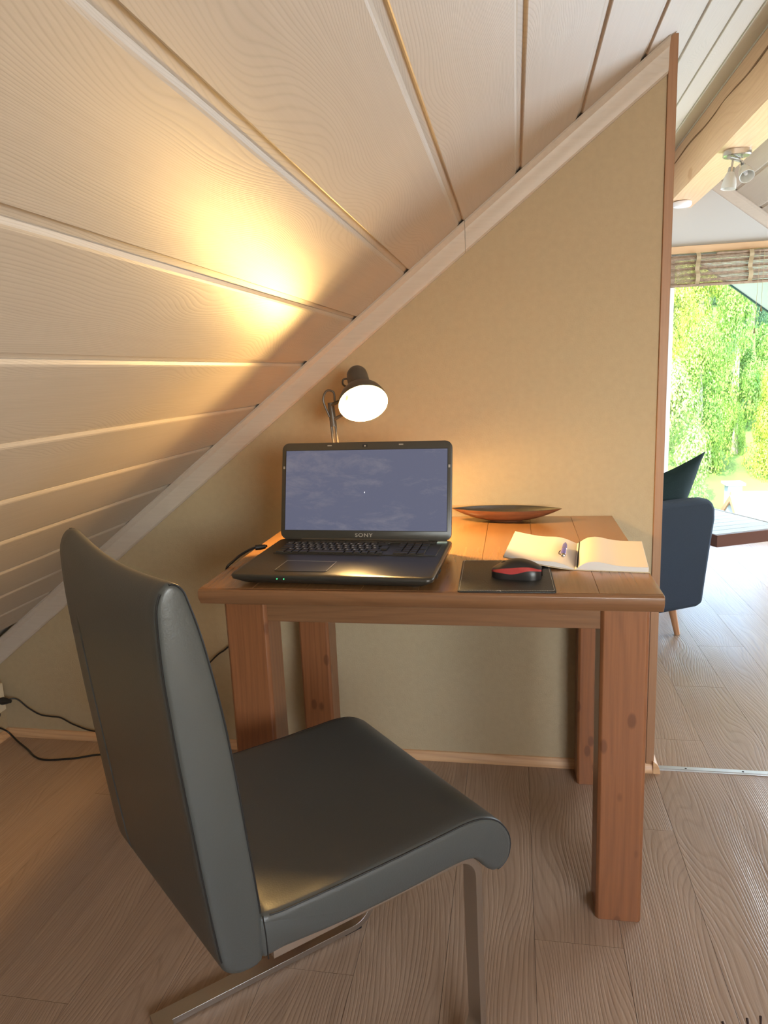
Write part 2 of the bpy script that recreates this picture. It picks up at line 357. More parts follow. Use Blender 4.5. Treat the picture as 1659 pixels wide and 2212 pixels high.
# cove trim on partition, two pieces with a butt joint
def cove(left, x_a, x_b, yw, sgn=-1):
    sec = [(0, .0), (.030, .0), (.031, .005), (.020, .016), (.0175, .026), (.0165, .045), (.013, .056), (.008, .060), (0, .060)]
    zf = zl if left else zr; vs = []; cz = zf(x_a)
    for x in (x_a, x_b): vs += [(x-x_a, sgn*p[0], zf(x) - cz - .0005 - p[1]/math.cos(ANG)) for p in sec]
    n = len(sec); m = MB().add(vs, [tuple(range(n))[::-1], tuple(range(n, 2*n))] + [(i, (i+1) % n, (i+1) % n + n, i+n) for i in range(n)])
    me = m.mesh('cove_piece'); smooth(me, 25)
    return link('cove_piece', me, M['trimfoil'], None, (x_a, yw, cz))
t2 = struct(empty('trim_2', (0, 0, 0)))
for (xa, xb) in ((XL+.005, .617), (.6178, XR-.0205)):
    c = cove(True, xa, xb, 0); c.parent = t2
t3 = struct(empty('trim_3', (0, 0, 0)))
c = cove(True, .2, 1.642, YG); c.parent = t3
c = cove(False, 1.81, 3.4, YG); c.parent = t3
# threshold strip
th = MB().box((XR+.008, .006, 0), (XRK, .030, .0022)).box((XR+.008, .012, .0022), (XRK, .024, .0036)).build('trim_4', M['alu'], bev=.0008); struct(th)
for k in range(14):
    x = 1.218 + k*.153
    MB().lathe([(0, .0042), (.0028, .004), (.0034, .0032)], Matrix.Translation((x, .018, 0)), 12).build('screw', M['seam'], th)
# --- ridge beam with its rough chamfered top strip, plus cracks
bm_ = MB(); secL = []
nseg = 60
rows = []
for i in range(nseg+1):
    y = YB + (YG-YB)*i/nseg; w1 = .004*math.sin(y*3.1)+.003*math.sin(y*7.7+1); w2 = .006*math.sin(y*2.3+2)+.003*math.sin(y*9)
    rows.append([Vector((x, y, z)) for x, z in ((1.646, 2.065), (1.802, 2.060), (1.806, 2.235+w1), (1.806, 2.325), (1.725, 2.372), (1.644, 2.322), (1.644+w1*.3, 2.252+w2), (1.651, 2.247+w2), (1.6415, 2.240+w2), (1.6415, 2.09))])
bm_.grid(rows, True)
n = len(rows[0]); bm_.f += [tuple(range(n))[::-1], tuple(range(nseg*n, nseg*n+n))]
beam = bm_.build('ridge_beam', M['beam'], ang=20); MB().tube(curve([(1.6400 + .001*math.sin(k*2.1), -.4 + k*.17, 2.246 + .006*math.sin((-.4+k*.17)*2.3+2)+.003*math.sin((-.4+k*.17)*9) + .003*math.sin(k*1.7)) for k in range(20)], 4), [.0015+.0022*abs(math.sin(k*.13)) for k in range(77)], 6).build('crack', M['crack'], beam)
tag(beam, 'honey coloured solid wood ridge beam running under the ceiling towards the window', 'beam')
struct(MB().box((VX0-.3, YG-.022, 1.793), (WX1+.05, YG, 1.836)).build('trim_5', M['lintel'], bev=.002))
# --- windows
def window(name, x0, x1, z0, z1, y):
    r = struct(empty(name, ((x0+x1)/2, y, z0)))
    cx = (x0+x1)/2; fw = .028
    m = MB()
    for a, b in (((x0, y+.03, z0), (x0+fw, y+.075, z1)), ((x1-fw, y+.03, z0), (x1, y+.075, z1)), ((x0+fw, y+.03, z0), (x1-fw, y+.075, z0+fw)), ((x0+fw, y+.03, z1-fw), (x1-fw, y+.075, z1))): m.box(a, b)
    m.v = [(v[0]-cx, v[1]-y, v[2]-z0) for v in m.v]; m.build('window_frame', M['white'], r, bev=.002)
    g = MB(); f2 = .003
    for a, b in (((x0+fw, y+.048, z0+fw), (x0+fw+f2, y+.056, z1-fw)), ((x1-fw-f2, y+.048, z0+fw), (x1-fw, y+.056, z1-fw))): g.box(a, b)
    g.v = [(v[0]-cx, v[1]-y, v[2]-z0) for v in g.v]; g.build('gasket', M['gasket'], r)
    p = MB().box((x0+fw, y+.050, z0+fw), (x1-fw, y+.054, z1-fw)); p.v = [(v[0]-cx, v[1]-y, v[2]-z0) for v in p.v]; p.build('pane', M['glass'], r, sm=False)
window('window_1', WX0, WX1, WZ0, WZ1, YG); window('window_2', VX0, VX1, WZ0, 1.70, YG); window('window_3', RX0, RX1, RZ0, RZ1, YB-.1)
# --- bamboo blind
bl = empty('bamboo_blind', (2.05, YG-.03, 1.60), 0, 'brown bamboo roll-up blind with tan tapes, half raised at the far window', 'blind')
m = MB(); nz = 30
for i in range(nz):
    z = .012 + i*.17/nz; wob = .003*math.sin(i*.9)
    m.tube([(-.36, wob, z), (.37, wob, z + .004*math.sin(i))], .00288, 6)
m.build('slats', M['slat'], bl, kind='stuff')
MB().box((-.36, -.008, -.006), (.37, .010, .010)).build('bottom_rail', M['slat'], bl, bev=.003)
MB().box((-.10, -.006, .176), (.37, .008, .188)).build('head_rail', M['slat'], bl, bev=.003)
for x in (-.205, .095, .36):
    m = MB(); pts = [(x + .004*math.sin(k*1.1), -.010 - .006*math.sin(k*PI/9)-.003*math.sin(k*2.2), .19 - k*.0205) for k in range(10)] ; pts = curve(pts, 4)
    rows = [[Vector(p)+Vector((d, e2, 0)) for d, e2 in ((-.0125, 0), (.0125, 0), (.0125, .0025), (-.0125, .0025))] for p in pts]
    m.grid(rows, True); m.build('tape', M['tape'], bl)
for dx, zb, sl in ((.163, -.175, .002), (.138, -.305, -.003)):
    m = MB().tube([(dx+.005, -.012, .18), (dx+sl, -.014, zb+.04)], .0012, 6); cd = m.build('cord', M['tape'], bl)
    MB().lathe([(0, .034), (.004, .033), (.0045, .02), (.0075, 0), (0, 0)], Matrix.Translation((dx+sl, -.014, zb)), 14).build('tassel', mat('olive_tassel', (.14, .11, .03), .5) if 'olive_tassel' not in bpy.data.materials else bpy.data.materials['olive_tassel'], cd)
# ================================================================ TABLE
H = .75; TXL, TXR, TYF = .1225, .998, -.705
tb = empty('wooden_table', ((TXL+TXR)/2, -.35, 0), 0, 'reddish brown solid wood table with thick square legs against the wall', 'table')
ox, oy = (TXL+TXR)/2, -.35
def tpart(m, name, mt, bev=0, **k):
    m.v = [(v[0]-ox, v[1]-oy, v[2]) for v in m.v]; return m.build(name, mt, tb, bev=bev, **k)
nb = 8; pw = (TXR-TXL)/nb
for i in range(nb):
    a = TXL + i*pw; tpart(MB().box((a+.0002, TYF+.0135, H-.032), (a+pw-.0002, -.002, H)), 'plank', M['table'], .0008)
sec = [(TYF+.013, H-.032), (TYF+.010, H-.032), (TYF+.002, H-.020), (TYF, H-.012), (TYF+.001, H-.004), (TYF+.005, H-.0005), (TYF+.013, H)]
tpart(MB().prism(sec, 'x', TXL, TXR), 'front_edge', M['tablex'], .001)
ap0, ap1 = .645, H-.032
tpart(MB().box((.215, -.590, ap0), (.905, -.568, ap1)), 'apron', M['tablex'], .001)
tpart(MB().box((.200, -.030, ap0), (.905, -.010, ap1)), 'apron', M['tablex'], .001)
tpart(MB().box((.145, -.510, ap0), (.165, -.090, ap1)), 'apron', M['table'], .001)
tpart(MB().box((.960, -.510, ap0), (.980, -.090, ap1)), 'apron', M['table'], .001)
for x0, x1, y0, y1 in ((.1265, .2208, -.597, -.505), (.9025, .9945, -.597, -.505), (.1225, .2115, -.091, -.003), (.9055, .9945, -.091, -.003)):
    cxl, cyl = (x0+x1)/2, (y0+y1)/2; ch = .006
    o = [(x0+ch, y0), (x1-ch, y0), (x1, y0+ch), (x1, y1-ch), (x1-ch, y1), (x0+ch, y1), (x0, y1-ch), (x0, y0+ch)]
    m = MB().prism([(p[0]-cxl, p[1]-cyl) for p in o], 'z', 0, H-.032); me = m.mesh('leg')
    lg = link('leg', me, M['leg'], tb, (cxl-ox, cyl-oy, 0), bev=.0015)
# ================================================================ LAPTOP
lr = math.radians(-2.6)
lap = empty('laptop', (.392, -.545, H), lr, 'open black laptop with chunky keyboard and blue-grey screen on the table', 'laptop')
LW, LD = .408, .292
hw, hd = LW/2, LD/2
def rrect(hx, hy, r, n=5):
    out = []
    for cx, cy, a0 in ((hx-r, hy-r, 0), (-hx+r, hy-r, PI/2), (-hx+r, -hy+r, PI), (hx-r, -hy+r, 1.5*PI)):
        for k in range(n+1): a = a0 + k*PI/2/n; out.append((cx+r*math.cos(a), cy+r*math.sin(a)))
    return out
m = MB(); rows = []
for z, ins in ((.0035, .022), (.006, .016), (.016, .001), (.021, 0), (.0245, .0015), (.026, .005)):
    rows.append([Vector((x, y, z + (.004*(y+hd)/LD if z > .02 else 0))) for x, y in rrect(hw-ins, hd-ins, .014)])
m.grid(rows, True); nn = len(rows[0]); m.f += [tuple(range(nn))[::-1], tuple(range(5*nn, 6*nn))]
lb = m.build('base', M['lap'], lap, ang=50)
for sx in (-1, 1):
    for sy in (-1, 1): MB().lathe([(0, 0), (.009, 0), (.009, .004), (0, .004)], Matrix.Translation((sx*.16, sy*.105, 0)), 16).build('foot', M['black'], lap)
zt = lambda y: .0262 + .004*(y+hd)/LD
# keyboard well + keys
MB().box((-.172, .010, zt(.01)-.001), (.186, .108, zt(.06)+.0004)).build('keyboard_tray', M['lap'], lap, bev=.0004)
kcache = {}
def key(x0, x1, y0, y1, leg=False):
    k = (round(x1-x0, 4), round(y1-y0, 4))
    if k not in kcache:
        w, d = (x1-x0)/2-.0011, (y1-y0)/2-.0011
        mm = MB(); rr = []
        for z, i in ((0, 0), (.0022, .0004), (.0028, .0012)): rr.append([Vector((sx*(w-i), sy*(d-i), z)) for sx, sy in ((-1, -1), (1, -1), (1, 1), (-1, 1))])
        mm.grid(rr, True); mm.f += [(3, 2, 1, 0), (8, 9, 10, 11)]
        kcache[k] = mm.mesh('key')
    cx, cy = (x0+x1)/2, (y0+y1)/2
    o = link('key', kcache[k], M['key'], lap, (cx, cy, zt(cy)+.0008))
    if leg:
        if 'lg' not in kcache: kcache['lg'] = MB().box((-.0042, -.001, .0026), (-.0006, .003, .00295)).mesh('legend')
        link('legend', kcache['lg'], M['keyleg'], o)
KP = .0163; KX = -.168; KY = .0135
rows_k = [
 [1.25, 1.0, 1.0, 1.25, 5.0, 1.25, 1.0, 1.0, 1.0],
 [1.25] + [1]*11 + [2.0],
 [1.75] + [1]*12,
 [1.5] + [1]*12,
 [1.0] + [1]*12 + [1.5],
 [.92]*16]
for r_, row in enumerate(rows_k):
    x = KX; y0 = KY + r_*KP; y1 = y0 + (KP if r_ < 5 else KP*.62)
    if r_ == 0: row = row + [.95]*1
    for k in row:
        w = k*KP; key(x, x+w, y0, y1, leg=(r_ in (1, 2, 3, 4) and k == 1)); x += w
key(KX+13.75*KP, KX+14.9*KP, KY+2*KP, KY+4*KP)                 # tall enter key
XN = KX + 16.0*KP
for r_ in range(6):
    for c_ in range(4):
        if r_ == 0 and c_ == 1: continue
        if c_ == 3 and r_ in (1, 3): continue
        y0 = KY + r_*KP; y1 = y0 + (KP if r_ < 5 else KP*.62); x0, x1 = XN + c_*KP*1.05, XN + (c_+1)*KP*1.05
        if r_ == 0 and c_ == 0: x1 = XN + 2*KP*1.05
        if c_ == 3 and r_ in (0, 2): y1 += KP
        key(x0, x1, y0, y1)
# touchpad outline
tz = zt(-.06)
MB().box((-.118, -.120, tz-.001), (-.012, -.046, tz+.0002)).build('touchpad', M['lap'], lap, bev=.0003)
m = MB()
for a, b in (((-.118, -.0455, 0), (-.012, -.0440, 0)), ((-.1195, -.115, 0), (-.118, -.0440, 0)), ((-.012, -.115, 0), (-.0105, -.0440, 0))): m.box((a[0], a[1], tz-.0008+.0004), (b[0], b[1], tz+.0006))
m.build('touchpad_border', M['silver'], lap)
for x in (-.103, -.089): MB().lathe([(0, 0), (.0012, 0), (.0012, .001), (0, .001)], Matrix.Translation((x, -hd-.0002, .0185)) @ Matrix.Rotation(PI/2, 4, 'X'), 10).build('status_light', M['led'], lap)
MB().box((.172, .118, zt(.12)-.0003), (.194, .132, zt(.12)+.0006)).build('sticker', M['sticker'], lap)
MB().box((-.150, .1135, zt(.12)-.0006), (.168, .127, zt(.12)+.0010)).build('speaker_strip', M['bezel'], lap, bev=.0005)
for k in range(2): MB().box((hw-.0006, -.10+k*.035, .012), (hw+.0006, -.080+k*.035, .018)).build('port', M['black'], lap)
MB().tube([(-.15, hd-.006, .028), (.15, hd-.006, .028)], .006, 14).build('hinge', M['bezel'], lap)
# lid
lidP = Vector((0, hd-.010, .030)); tilt = math.radians(14)
ML = Matrix.Translation(lidP) @ Matrix.Rotation(PI/2 - tilt, 4, 'X')     # local x right, y up the lid, z towards viewer
LH = .226; LWt = .404
def lidmb(f):
    return f
m = MB(); rows = []
for z, ins in ((-.010, .006), (-.007, 0), (-.001, 0), (0, .0015)):
    rows.append([ML @ Vector((x, y+LH/2, z)) for x, y in rrect(LWt/2-ins, LH/2-ins, .016)])
m.grid(rows, True); nn = len(rows[0]); m.f += [tuple(range(nn))[::-1], tuple(range(3*nn, 4*nn))]
lid = m.build('lid', M['bezel'], lap, ang=50)
def screen_mat():
    mm = bpy.data.materials.new('dusty_lit_screen'); mm.use_nodes = True; nt = mm.node_tree; b = nt.nodes['Principled BSDF']
    tc = nt.nodes.new('ShaderNodeTexCoord'); mp = nt.nodes.new('ShaderNodeMapping'); mp.inputs['Scale'].default_value = (4, 4, 11); mp.inputs['Rotation'].default_value = (0, .2, 0)
    n = nt.nodes.new('ShaderNodeTexNoise'); n.inputs['Scale'].default_value = 2.2; n.inputs['Detail'].default_value = 7; n.inputs['Roughness'].default_value = .72; n.inputs['Distortion'].default_value = .4
    nt.links.new(tc.outputs['Object'], mp.inputs[0]); nt.links.new(mp.outputs[0], n.inputs[0])
    r = nt.nodes.new('ShaderNodeValToRGB'); r.color_ramp.elements[0].position = .5; r.color_ramp.elements[1].position = .78
    r.color_ramp.elements[0].color = (.012, .014, .022, 1); r.color_ramp.elements[1].color = (.10, .097, .09, 1)
    nt.links.new(n.outputs[0], r.inputs[0]); nt.links.new(r.outputs[0], b.inputs['Base Color'])
    b.inputs['Roughness'].default_value = .22; b.inputs['Emission Color'].default_value = (.48, .52, .80, 1); b.inputs['Emission Strength'].default_value = .15
    return mm
M['screen'] = screen_mat()
sx, sb, st_ = LWt/2-.0105, .0215, LH-.0185
MB().box((-sx, sb, -.0005), (sx, st_, .0006), ML).build('screen', M['screen'], lid, sm=False)
m = MB()
for a, b in (((-sx-.0012, sb-.0012), (sx+.0012, sb)), ((-sx-.0012, st_), (sx+.0012, st_+.0012)), ((-sx-.0012, sb), (-sx, st_)), ((sx, sb), (sx+.0012, st_))): m.box((a[0], a[1], -.0005), (b[0], b[1], .0012), ML)
m.build('screen_surround', M['black'], lid)
MB().prism([(-.0008, .109), (.0012, .107), (.0008, .1115)], 'z', .0006, .0008, ML).build('cursor', mat('cursor_white', (.9, .9, .9), .5, emit=(.9, .9, 1), es=1), lid)
m = MB()
for x in (-.085, .085): m.box((x-.005, LH-.0085, 0), (x+.005, LH-.006, .0022), ML)
for s_ in (-1, 1): m.box((s_*(LWt/2-.006)-.002, .165, 0), (s_*(LWt/2-.006)+.002, .171, .002), ML)
m.build('rubber_bumper', M['silver'], lid)
MB().box((-.006, LH-.0125, 0), (.006, LH-.0055, .0007), ML).build('camera_module', M['black'], lid)
MB().box((-.002, LH-.0105, 0), (.002, LH-.0075, .0012), ML).build('camera_lens', M['silver'], lid)
def text(s, size, Mx, mt, parent, name, ex=.0003):
    c = bpy.data.curves.new(name, 'FONT'); c.body = s; c.size = size; c.align_x = 'CENTER'; c.align_y = 'CENTER'; c.extrude = ex; c.space_character = 1.15; c.offset = .0002
    t = bpy.data.objects.new(name, c); me = bpy.data.meshes.new_from_object(t); bpy.data.objects.remove(t)
    for v in me.vertices: v.co = Mx @ Vector((v.co.x*1.25, v.co.y, v.co.z))
    return link(name, me, mt, parent)
text('SONY', .0115, ML @ Matrix.Translation((0, .0105, .0004)), M['silver'], lid, 'maker_lettering')
# ================================================================ MOUSE PAD, MOUSE
mp_ = empty('mouse_pad', (.7215, -.588, H), math.radians(1.2), 'black stitched leather mouse pad near the table front', 'mouse pad')
m = MB(); rows = []
for z, i in ((0, 0), (.0026, 0), (.0032, .0008)): rows.append([Vector((x, y, z)) for x, y in rrect(.0895-i, .1085-i, .006)])
m.grid(rows, True); nn = len(rows[0]); m.f += [tuple(range(nn))[::-1], tuple(range(2*nn, 3*nn))]; m.build('sheet', M['pad'], mp_)
m = MB(); o = rrect(.0862, .1052, .005, 4) ; pts = []
for i, p in enumerate(o):
    q = o[(i+1) % len(o)]; L = math.dist(p, q); k = max(1, int(L/.003))
    for j in range(k): pts.append((p[0]+(q[0]-p[0])*j/k, p[1]+(q[1]-p[1])*j/k))
for i in range(0, len(pts)-1, 1):
    p, q = Vector((*pts[i], .0034)), Vector((*pts[(i+1) % len(pts)], .0034)); m.tube([p.lerp(q, .1), p.lerp(q, .78)], .00032, 4)
m.build('stitching', M['stitch'], mp_, kind='stuff')
m = MB().tube(curve([(-.018, -.1075, .0032), (-.014, -.109, .005), (-.010, -.112, .0042)], 4), .0004, 5).build('loose_thread', M['stitch'], mp_)
MB().box((.022, .103, .003), (.046, .110, .0036)).build('edge_label', M['black'], mp_) if False else None
ms = empty('computer_mouse', (.743, -.600, H+.0034), math.radians(172), 'small black computer mouse with glossy red side band, on the pad', 'mouse')
# local x: tail(-) to nose(+) ; body 98 x 60 x 36 mm
def mtop(t):   # height of back along the length t in 0..1 (0 tail,1 nose)
    return .011 + .024*math.sin(PI*min(1, max(0, (t*.86+.10))))**.9
def mw(t): return (.0285*math.sqrt(max(0, 1-(2*t-1)**4)) + .001) * (1 - .10*math.sin(PI*t))
def mouse_shell(a0, a1, name, mt, grow=0, low=False):
    rows = []; n = 28; ns = 22
    for i in range(n+1):
        t = .012 + .976*i/n; x = (-.5+t)*.098; h = mtop(t); w = mw(t)+grow; r = []
        for j in range(ns+1):
            a = a0(t) + (a1(t)-a0(t))*j/ns
            ca, sa = math.cos(a), math.sin(a); e = .72
            r.append(Vector((x*(1+grow*10), w*math.copysign(abs(ca)**e, ca), max(0, h+grow)*abs(sa)**e if sa > 0 else 0)))
        rows.append(r)
    m = MB().grid(rows); return m
top0 = lambda t: .93 - .35*math.sin(PI*t) + .35*max(0, t-.55)
core = mouse_shell(lambda t: 0, lambda t: PI, 'c', None)
core.build('shell', M['mousek'], ms, ang=60)
red = mouse_shell(lambda t: .42+.22*math.cos(t*5.5), lambda t: .74+.16*math.cos(t*5.5), 'r', None, .0006); red.build('side_band', M['mouser'], ms, ang=60)
red2 = mouse_shell(lambda t: PI-(.74+.16*math.cos(t*5.5)), lambda t: PI-(.42+.22*math.cos(t*5.5)), 'r', None, .0006); red2.build('side_band', M['mouser'], ms, ang=60)
MB().lathe([(0, -.0025), (.008, -.0025), (.009, 0), (.008, .0025), (0, .0025)], Matrix.Translation((.023, 0, .0215)) @ Matrix.Rotation(PI/2, 4, 'X'), 20).build('scroll_wheel', M['black'], ms)
# ================================================================ NOTEBOOK + PEN
nbk = empty('open_notebook', (.868, -.433, H), math.radians(-6), 'open blank notebook with cream pages at the right table edge', 'notebook')
def page_block(side, zoff, th, W_=.138, D_=.218, lift=0, curl=.012):
    rows_t = []; rows_b = []; n = 18
    for i in range(n+1):
        t = i/n; x = side*W_*t
        z = curl*math.sin(PI*min(1, t*1.5+.06))**1.0*(1 if t < .63 else 0) if False else curl*(math.exp(-((t-.28)/.22)**2)) * (1-math.exp(-t*14))
        z += lift*t**1.3
        rows_t.append((x, z+zoff+th*min(1, t*6+.15)))
        rows_b.append((x, lift*t**1.3*.98 + zoff*(.3 + .7*t if lift else 0)))
    out = rows_t + rows_b[::-1]
    return out, D_
prf, D_n = page_block(1, 0, .011, .140, curl=.008)
pr = MB().prism(prf, 'y', -.109, .109).build('page_stack', M['paper'], nbk, bev=.0012, ang=25)
prf, D_n = page_block(-1, 0, .004, .140, lift=.022, curl=.006)
pl = MB().prism([(a, b+.0016) for a, b in prf], 'y', -.109, .109).build('page_stack', M['paper'], nbk, bev=.0008, ang=25)
MB().box((.0, -.111, -.0), (.1425, .111, .0016)).build('cover', M['cover'], nbk, bev=.0006)
m = MB(); rows = []
for i in range(13):
    t = i/12; z = .022*t**1.3*.98; rows.append([Vector((-.1425*t, -.111, z)), Vector((-.1425*t, .111, z)), Vector((-.1425*t, .111, z+.0013)), Vector((-.1425*t, -.111, z+.0013))])
m.grid(rows, True); m.f += [(3, 2, 1, 0), (48, 49, 50, 51)]; m.build('cover', M['cover'], nbk)
MB().box((.004, -.1085, .0055), (.136, .1085, .0062)).build('page_marker_line', M['cushdark'] if 'cushdark' in M else M['cush'], nbk)
pn = empty('blue_pen', (.842, -.455, H+.0205), math.radians(-5), 'short blue ballpoint pen lying on the left notebook page', 'pen')
Mp = Matrix.Rotation(-PI/2, 4, 'X') @ Matrix.Identity(4)
def pl_(prof, name, mt): return MB().lathe(prof, Matrix.Translation((0, 0, 0)) @ Matrix.Rotation(-PI/2, 4, 'X') , 20).build(name, mt, pn)
pl_([(0, .075), (.0012, .073), (.0028, .062), (.0048, .045), (.0055, .02), (.0055, .004)], 'barrel', M['pen'])
pl_([(.0055, .004), (.0058, .003), (.0058, 0), (.0055, -.001)], 'ring', M['chrome'])
pl_([(.0055, -.001), (.0055, -.045), (.0048, -.052), (.0048, -.054)], 'cap', M['pen'])
pl_([(.0048, -.054), (.0030, -.056), (.0030, -.061), (0, -.062)], 'button', M['chrome'])
MB().tube(curve([(-.004, -.052, .001), (-.0085, -.050, .002), (-.0088, -.036, .002), (-.0066, -.020, .002)], 5), .0010, 8).build('clip', M['black'], pn)
pn.rotation_euler = (math.radians(-2), 0, math.radians(-6))
# ================================================================ BOWL
bw = empty('wooden_dish', (.716, -.062, H), math.radians(-3), 'long boat shaped wooden dish with dark inside at the back by the wall', 'dish')
def dish(inner):
    rows = []; n = 36; LL = .146
    for i in range(n+1):
        t = -1 + 2*i/n; x = LL*t; w = .046*(1-abs(t)**2.2)**.9 + .0006; zr_ = .034; dep = (.0335)*(1-abs(t)**2.2) + .0005
        r = []
        for j in range(13):
            a = PI*j/12; s = .92 if inner else 1
            zz = zr_ - dep*math.sin(a)**.8*(.86 if inner else 1) - (0.0)
            r.append(Vector((x*(.985 if inner else 1), w*math.cos(a)*s, zz)))
        rows.append(r)
    return rows
m = MB().grid(dish(False)); m.build('outside', M['bowlw'], bw, ang=60)
ri = dish(True); ro = dish(False); m = MB().grid(ri); m.grid([[a[0], b[0]] for a, b in zip(ri, ro)]); m.grid([[a[-1], b[-1]] for a, b in zip(ri, ro)]); m.build('inside', M['bowli'], bw, ang=60)
MB().lathe([(0, 0), (.02, 0), (.018, .003), (0, .003)], Matrix.Diagonal((2.2, .9, 1, 1)), 24).build('foot', M['bowlw'], bw)
# ================================================================ DESK LAMP
O = Vector((.368, -.200, 1.080)); nrm = Vector((.27, -.70, -.66)).normalized()
dl = empty('desk_lamp', (.296, -.165, H), 0, 'lit black jointed desk lamp behind the laptop, shade tilted down', 'lamp')
q = (-nrm).to_track_quat('Z', 'X').to_matrix().to_4x4()
ML2 = Matrix.Translation(O - Vector(dl.location)) @ q
sh = MB().lathe([(.0620, 0), (.0632, .0005), (.0632, .002), (.0625, .004), (.0600, .016), (.0540, .030), (.0440, .044), (.0330, .054), (.0285, .058), (.0280, .070), (.0275, .100), (.0262, .112), (.0215, .121), (.012, .126), (0, .1275)], ML2, 48).build('shade', M['lampm'], dl)
MB().lathe([(.0620, 0), (.0615, .004), (.0590, .016), (.0530, .029), (.0430, .043), (.0320, .052), (.0262, .056), (.0262, .104), (0, .108)], ML2, 48).build('reflector', M['lampin'], sh)
MB().lathe([(0, .010), (.009, .012), (.018, .020), (.0215, .030), (.019, .042), (.0135, .052), (.0125, .064), (0, .064)], ML2, 32).build('bulb', M['bulb'], sh)
loc = Vector(dl.location)
el = Vector((.272, -.16, 1.080)); A0 = Vector((.296, -.165, .770)); A1 = Vector((.276, -.16, 1.053))
def rel(p): return tuple(Vector(p)-loc)
MB().lathe([(0, 0), (.072, 0), (.075, .003), (.074, .012), (.066, .017), (.02, .020), (.014, .030), (0, .030)], Matrix.Identity(4), 48).build('base', M['lampm'], dl)
dirA = (A1-A0).normalized(); sid = Vector((1, .1, 0)).normalized()
for s_ in (-1, 1):
    MB().tube([rel(A0+sid*.0055*s_), rel(A1+sid*.0055*s_)], .0032, 10).build('arm_rod', M['lampm'], dl)
MB().tube([rel(A1-dirA*.03), rel(el+Vector((.002, 0, .004)))], [.009, .0085], 12).build('joint', M['lampm'], dl)
J2 = Vector((.285, -.108, 1.045)); K = O - nrm*.052 - Vector((.040, 0, 0.018))
for pth in ([A1+Vector((.006, -.004, -.012)), Vector((.306, -.165, 1.053)), K], [el+Vector((.004, -.004, -.002)), Vector((.302, -.165, 1.088)), K+Vector((0, 0, .012))]):
    MB().tube([rel(p) for p in pth], .0048, 10).build('arm_link', M['lampm'], dl)
MB().lathe([(0, -.008), (.009, -.008), (.009, .008), (0, .008)], Matrix.Translation(rel(K)) @ Matrix.Rotation(PI/2, 4, 'X'), 20).build('knob', M['lampm'], dl)
MB().tube([rel(p) for p in curve([A1+Vector((-.006, -.006, -.005)), el+Vector((-.016, -.006, .010)), el+Vector((-.006, -.006, .034)), el+Vector((.012, -.006, .030)), el+Vector((.014, -.006, .006))], 6)], .0028, 8).build('cord_loop', M['lampm'], dl)
bk = O - nrm*.085
sdv = Vector((-1, -.05, -.05)).normalized()
MB().tube([rel(p) for p in curve([bk+sdv*.026-nrm*.012, bk+sdv*.038-nrm*.010, bk+sdv*.041+nrm*.008, bk+sdv*.030+nrm*.022, bk+sdv*.026+nrm*.026], 6)], .0026, 8).build('cord_loop', M['lampm'], dl)
def lamp_light(name, kind, loc_, energy, col, tgt=None, size=.02, ang=40, blend=1):
    d = bpy.data.lights.new(name, kind); d.energy = energy; d.color = col; d.shadow_soft_size = size
    if kind == 'SPOT': d.spot_size = math.radians(ang); d.spot_blend = blend
    o = bpy.data.objects.new(name, d); COL.objects.link(o); o.location = loc_
    if tgt is not None: o.rotation_euler = (Vector(tgt)-Vector(loc_)).to_track_quat('-Z', 'Y').to_euler()
    return o
WARM = (1.0, .60, .20)
LP = O + nrm*(-.004)
lamp_light('desk_lamp_bulb_light', 'POINT', LP, 4.2, WARM, size=.012)
da = bpy.data.lights.new('desk_lamp_opening_glow', 'AREA'); da.shape = 'DISK'; da.size = .105; da.energy = 10.5; da.color = (1, .60, .20)
dao = bpy.data.objects.new('desk_lamp_opening_glow', da); COL.objects.link(dao); dao.location = O - nrm*.008; dao.rotation_euler = nrm.to_track_quat('-Z', 'Y').to_euler()
lamp_light('desk_lamp_reflector_light', 'SPOT', LP, 2.3, (1, .52, .10), (.345, -.80, 1.315), .012, 34, 1)
# ================================================================ CHAIR
hd_ = math.radians(43); Fv = Vector((math.cos(hd_), math.sin(hd_), 0)); Nv = Vector((math.sin(hd_), -math.cos(hd_), 0))
s0_, d0_ = -.34, .95
P0 = Fv*s0_ + Nv*d0_
ch = empty('cantilever_chair', (P0.x, P0.y, 0), hd_, 'dark leather cantilever dining chair with steel frame, pulled out before the table', 'chair')
DN, WID = 1.165, .430
def C3(s, w, z): return Vector((s-s0_, d0_-(DN-w), z))
def offset_poly(p, r):
    n = len(p); A = sum(p[i][0]*p[(i+1) % n][1]-p[(i+1) % n][0]*p[i][1] for i in range(n)); sg = 1 if A > 0 else -1; out = []
    for i in range(n):
        a, b, c = Vector(p[i-1]), Vector(p[i]), Vector(p[(i+1) % n]); e1 = (b-a).normalized(); e2 = (c-b).normalized()
        n1 = Vector((-e1.y, e1.x)); n2 = Vector((-e2.y, e2.x)); nn = (n1+n2)
        nn = nn.normalized() if nn.length > 1e-6 else n1
        k = max(.5, nn.dot(n1)); out.append(tuple(b + nn*(sg*r/k)))
    return out
def dense(p, n=4):
    P = [Vector((a[0], a[1], 0)) for a in p]; m = len(P); out = []
    for i in range(m):
        a, b, c, d = P[i-1], P[i], P[(i+1) % m], P[(i+2) % m]
        for k in range(n):
            t = k/n; v = .5*((2*b)+(c-a)*t+(2*a-5*b+4*c-d)*t*t+(3*b-a-3*c+d)*t**3); out.append((v.x, v.y))
    return out
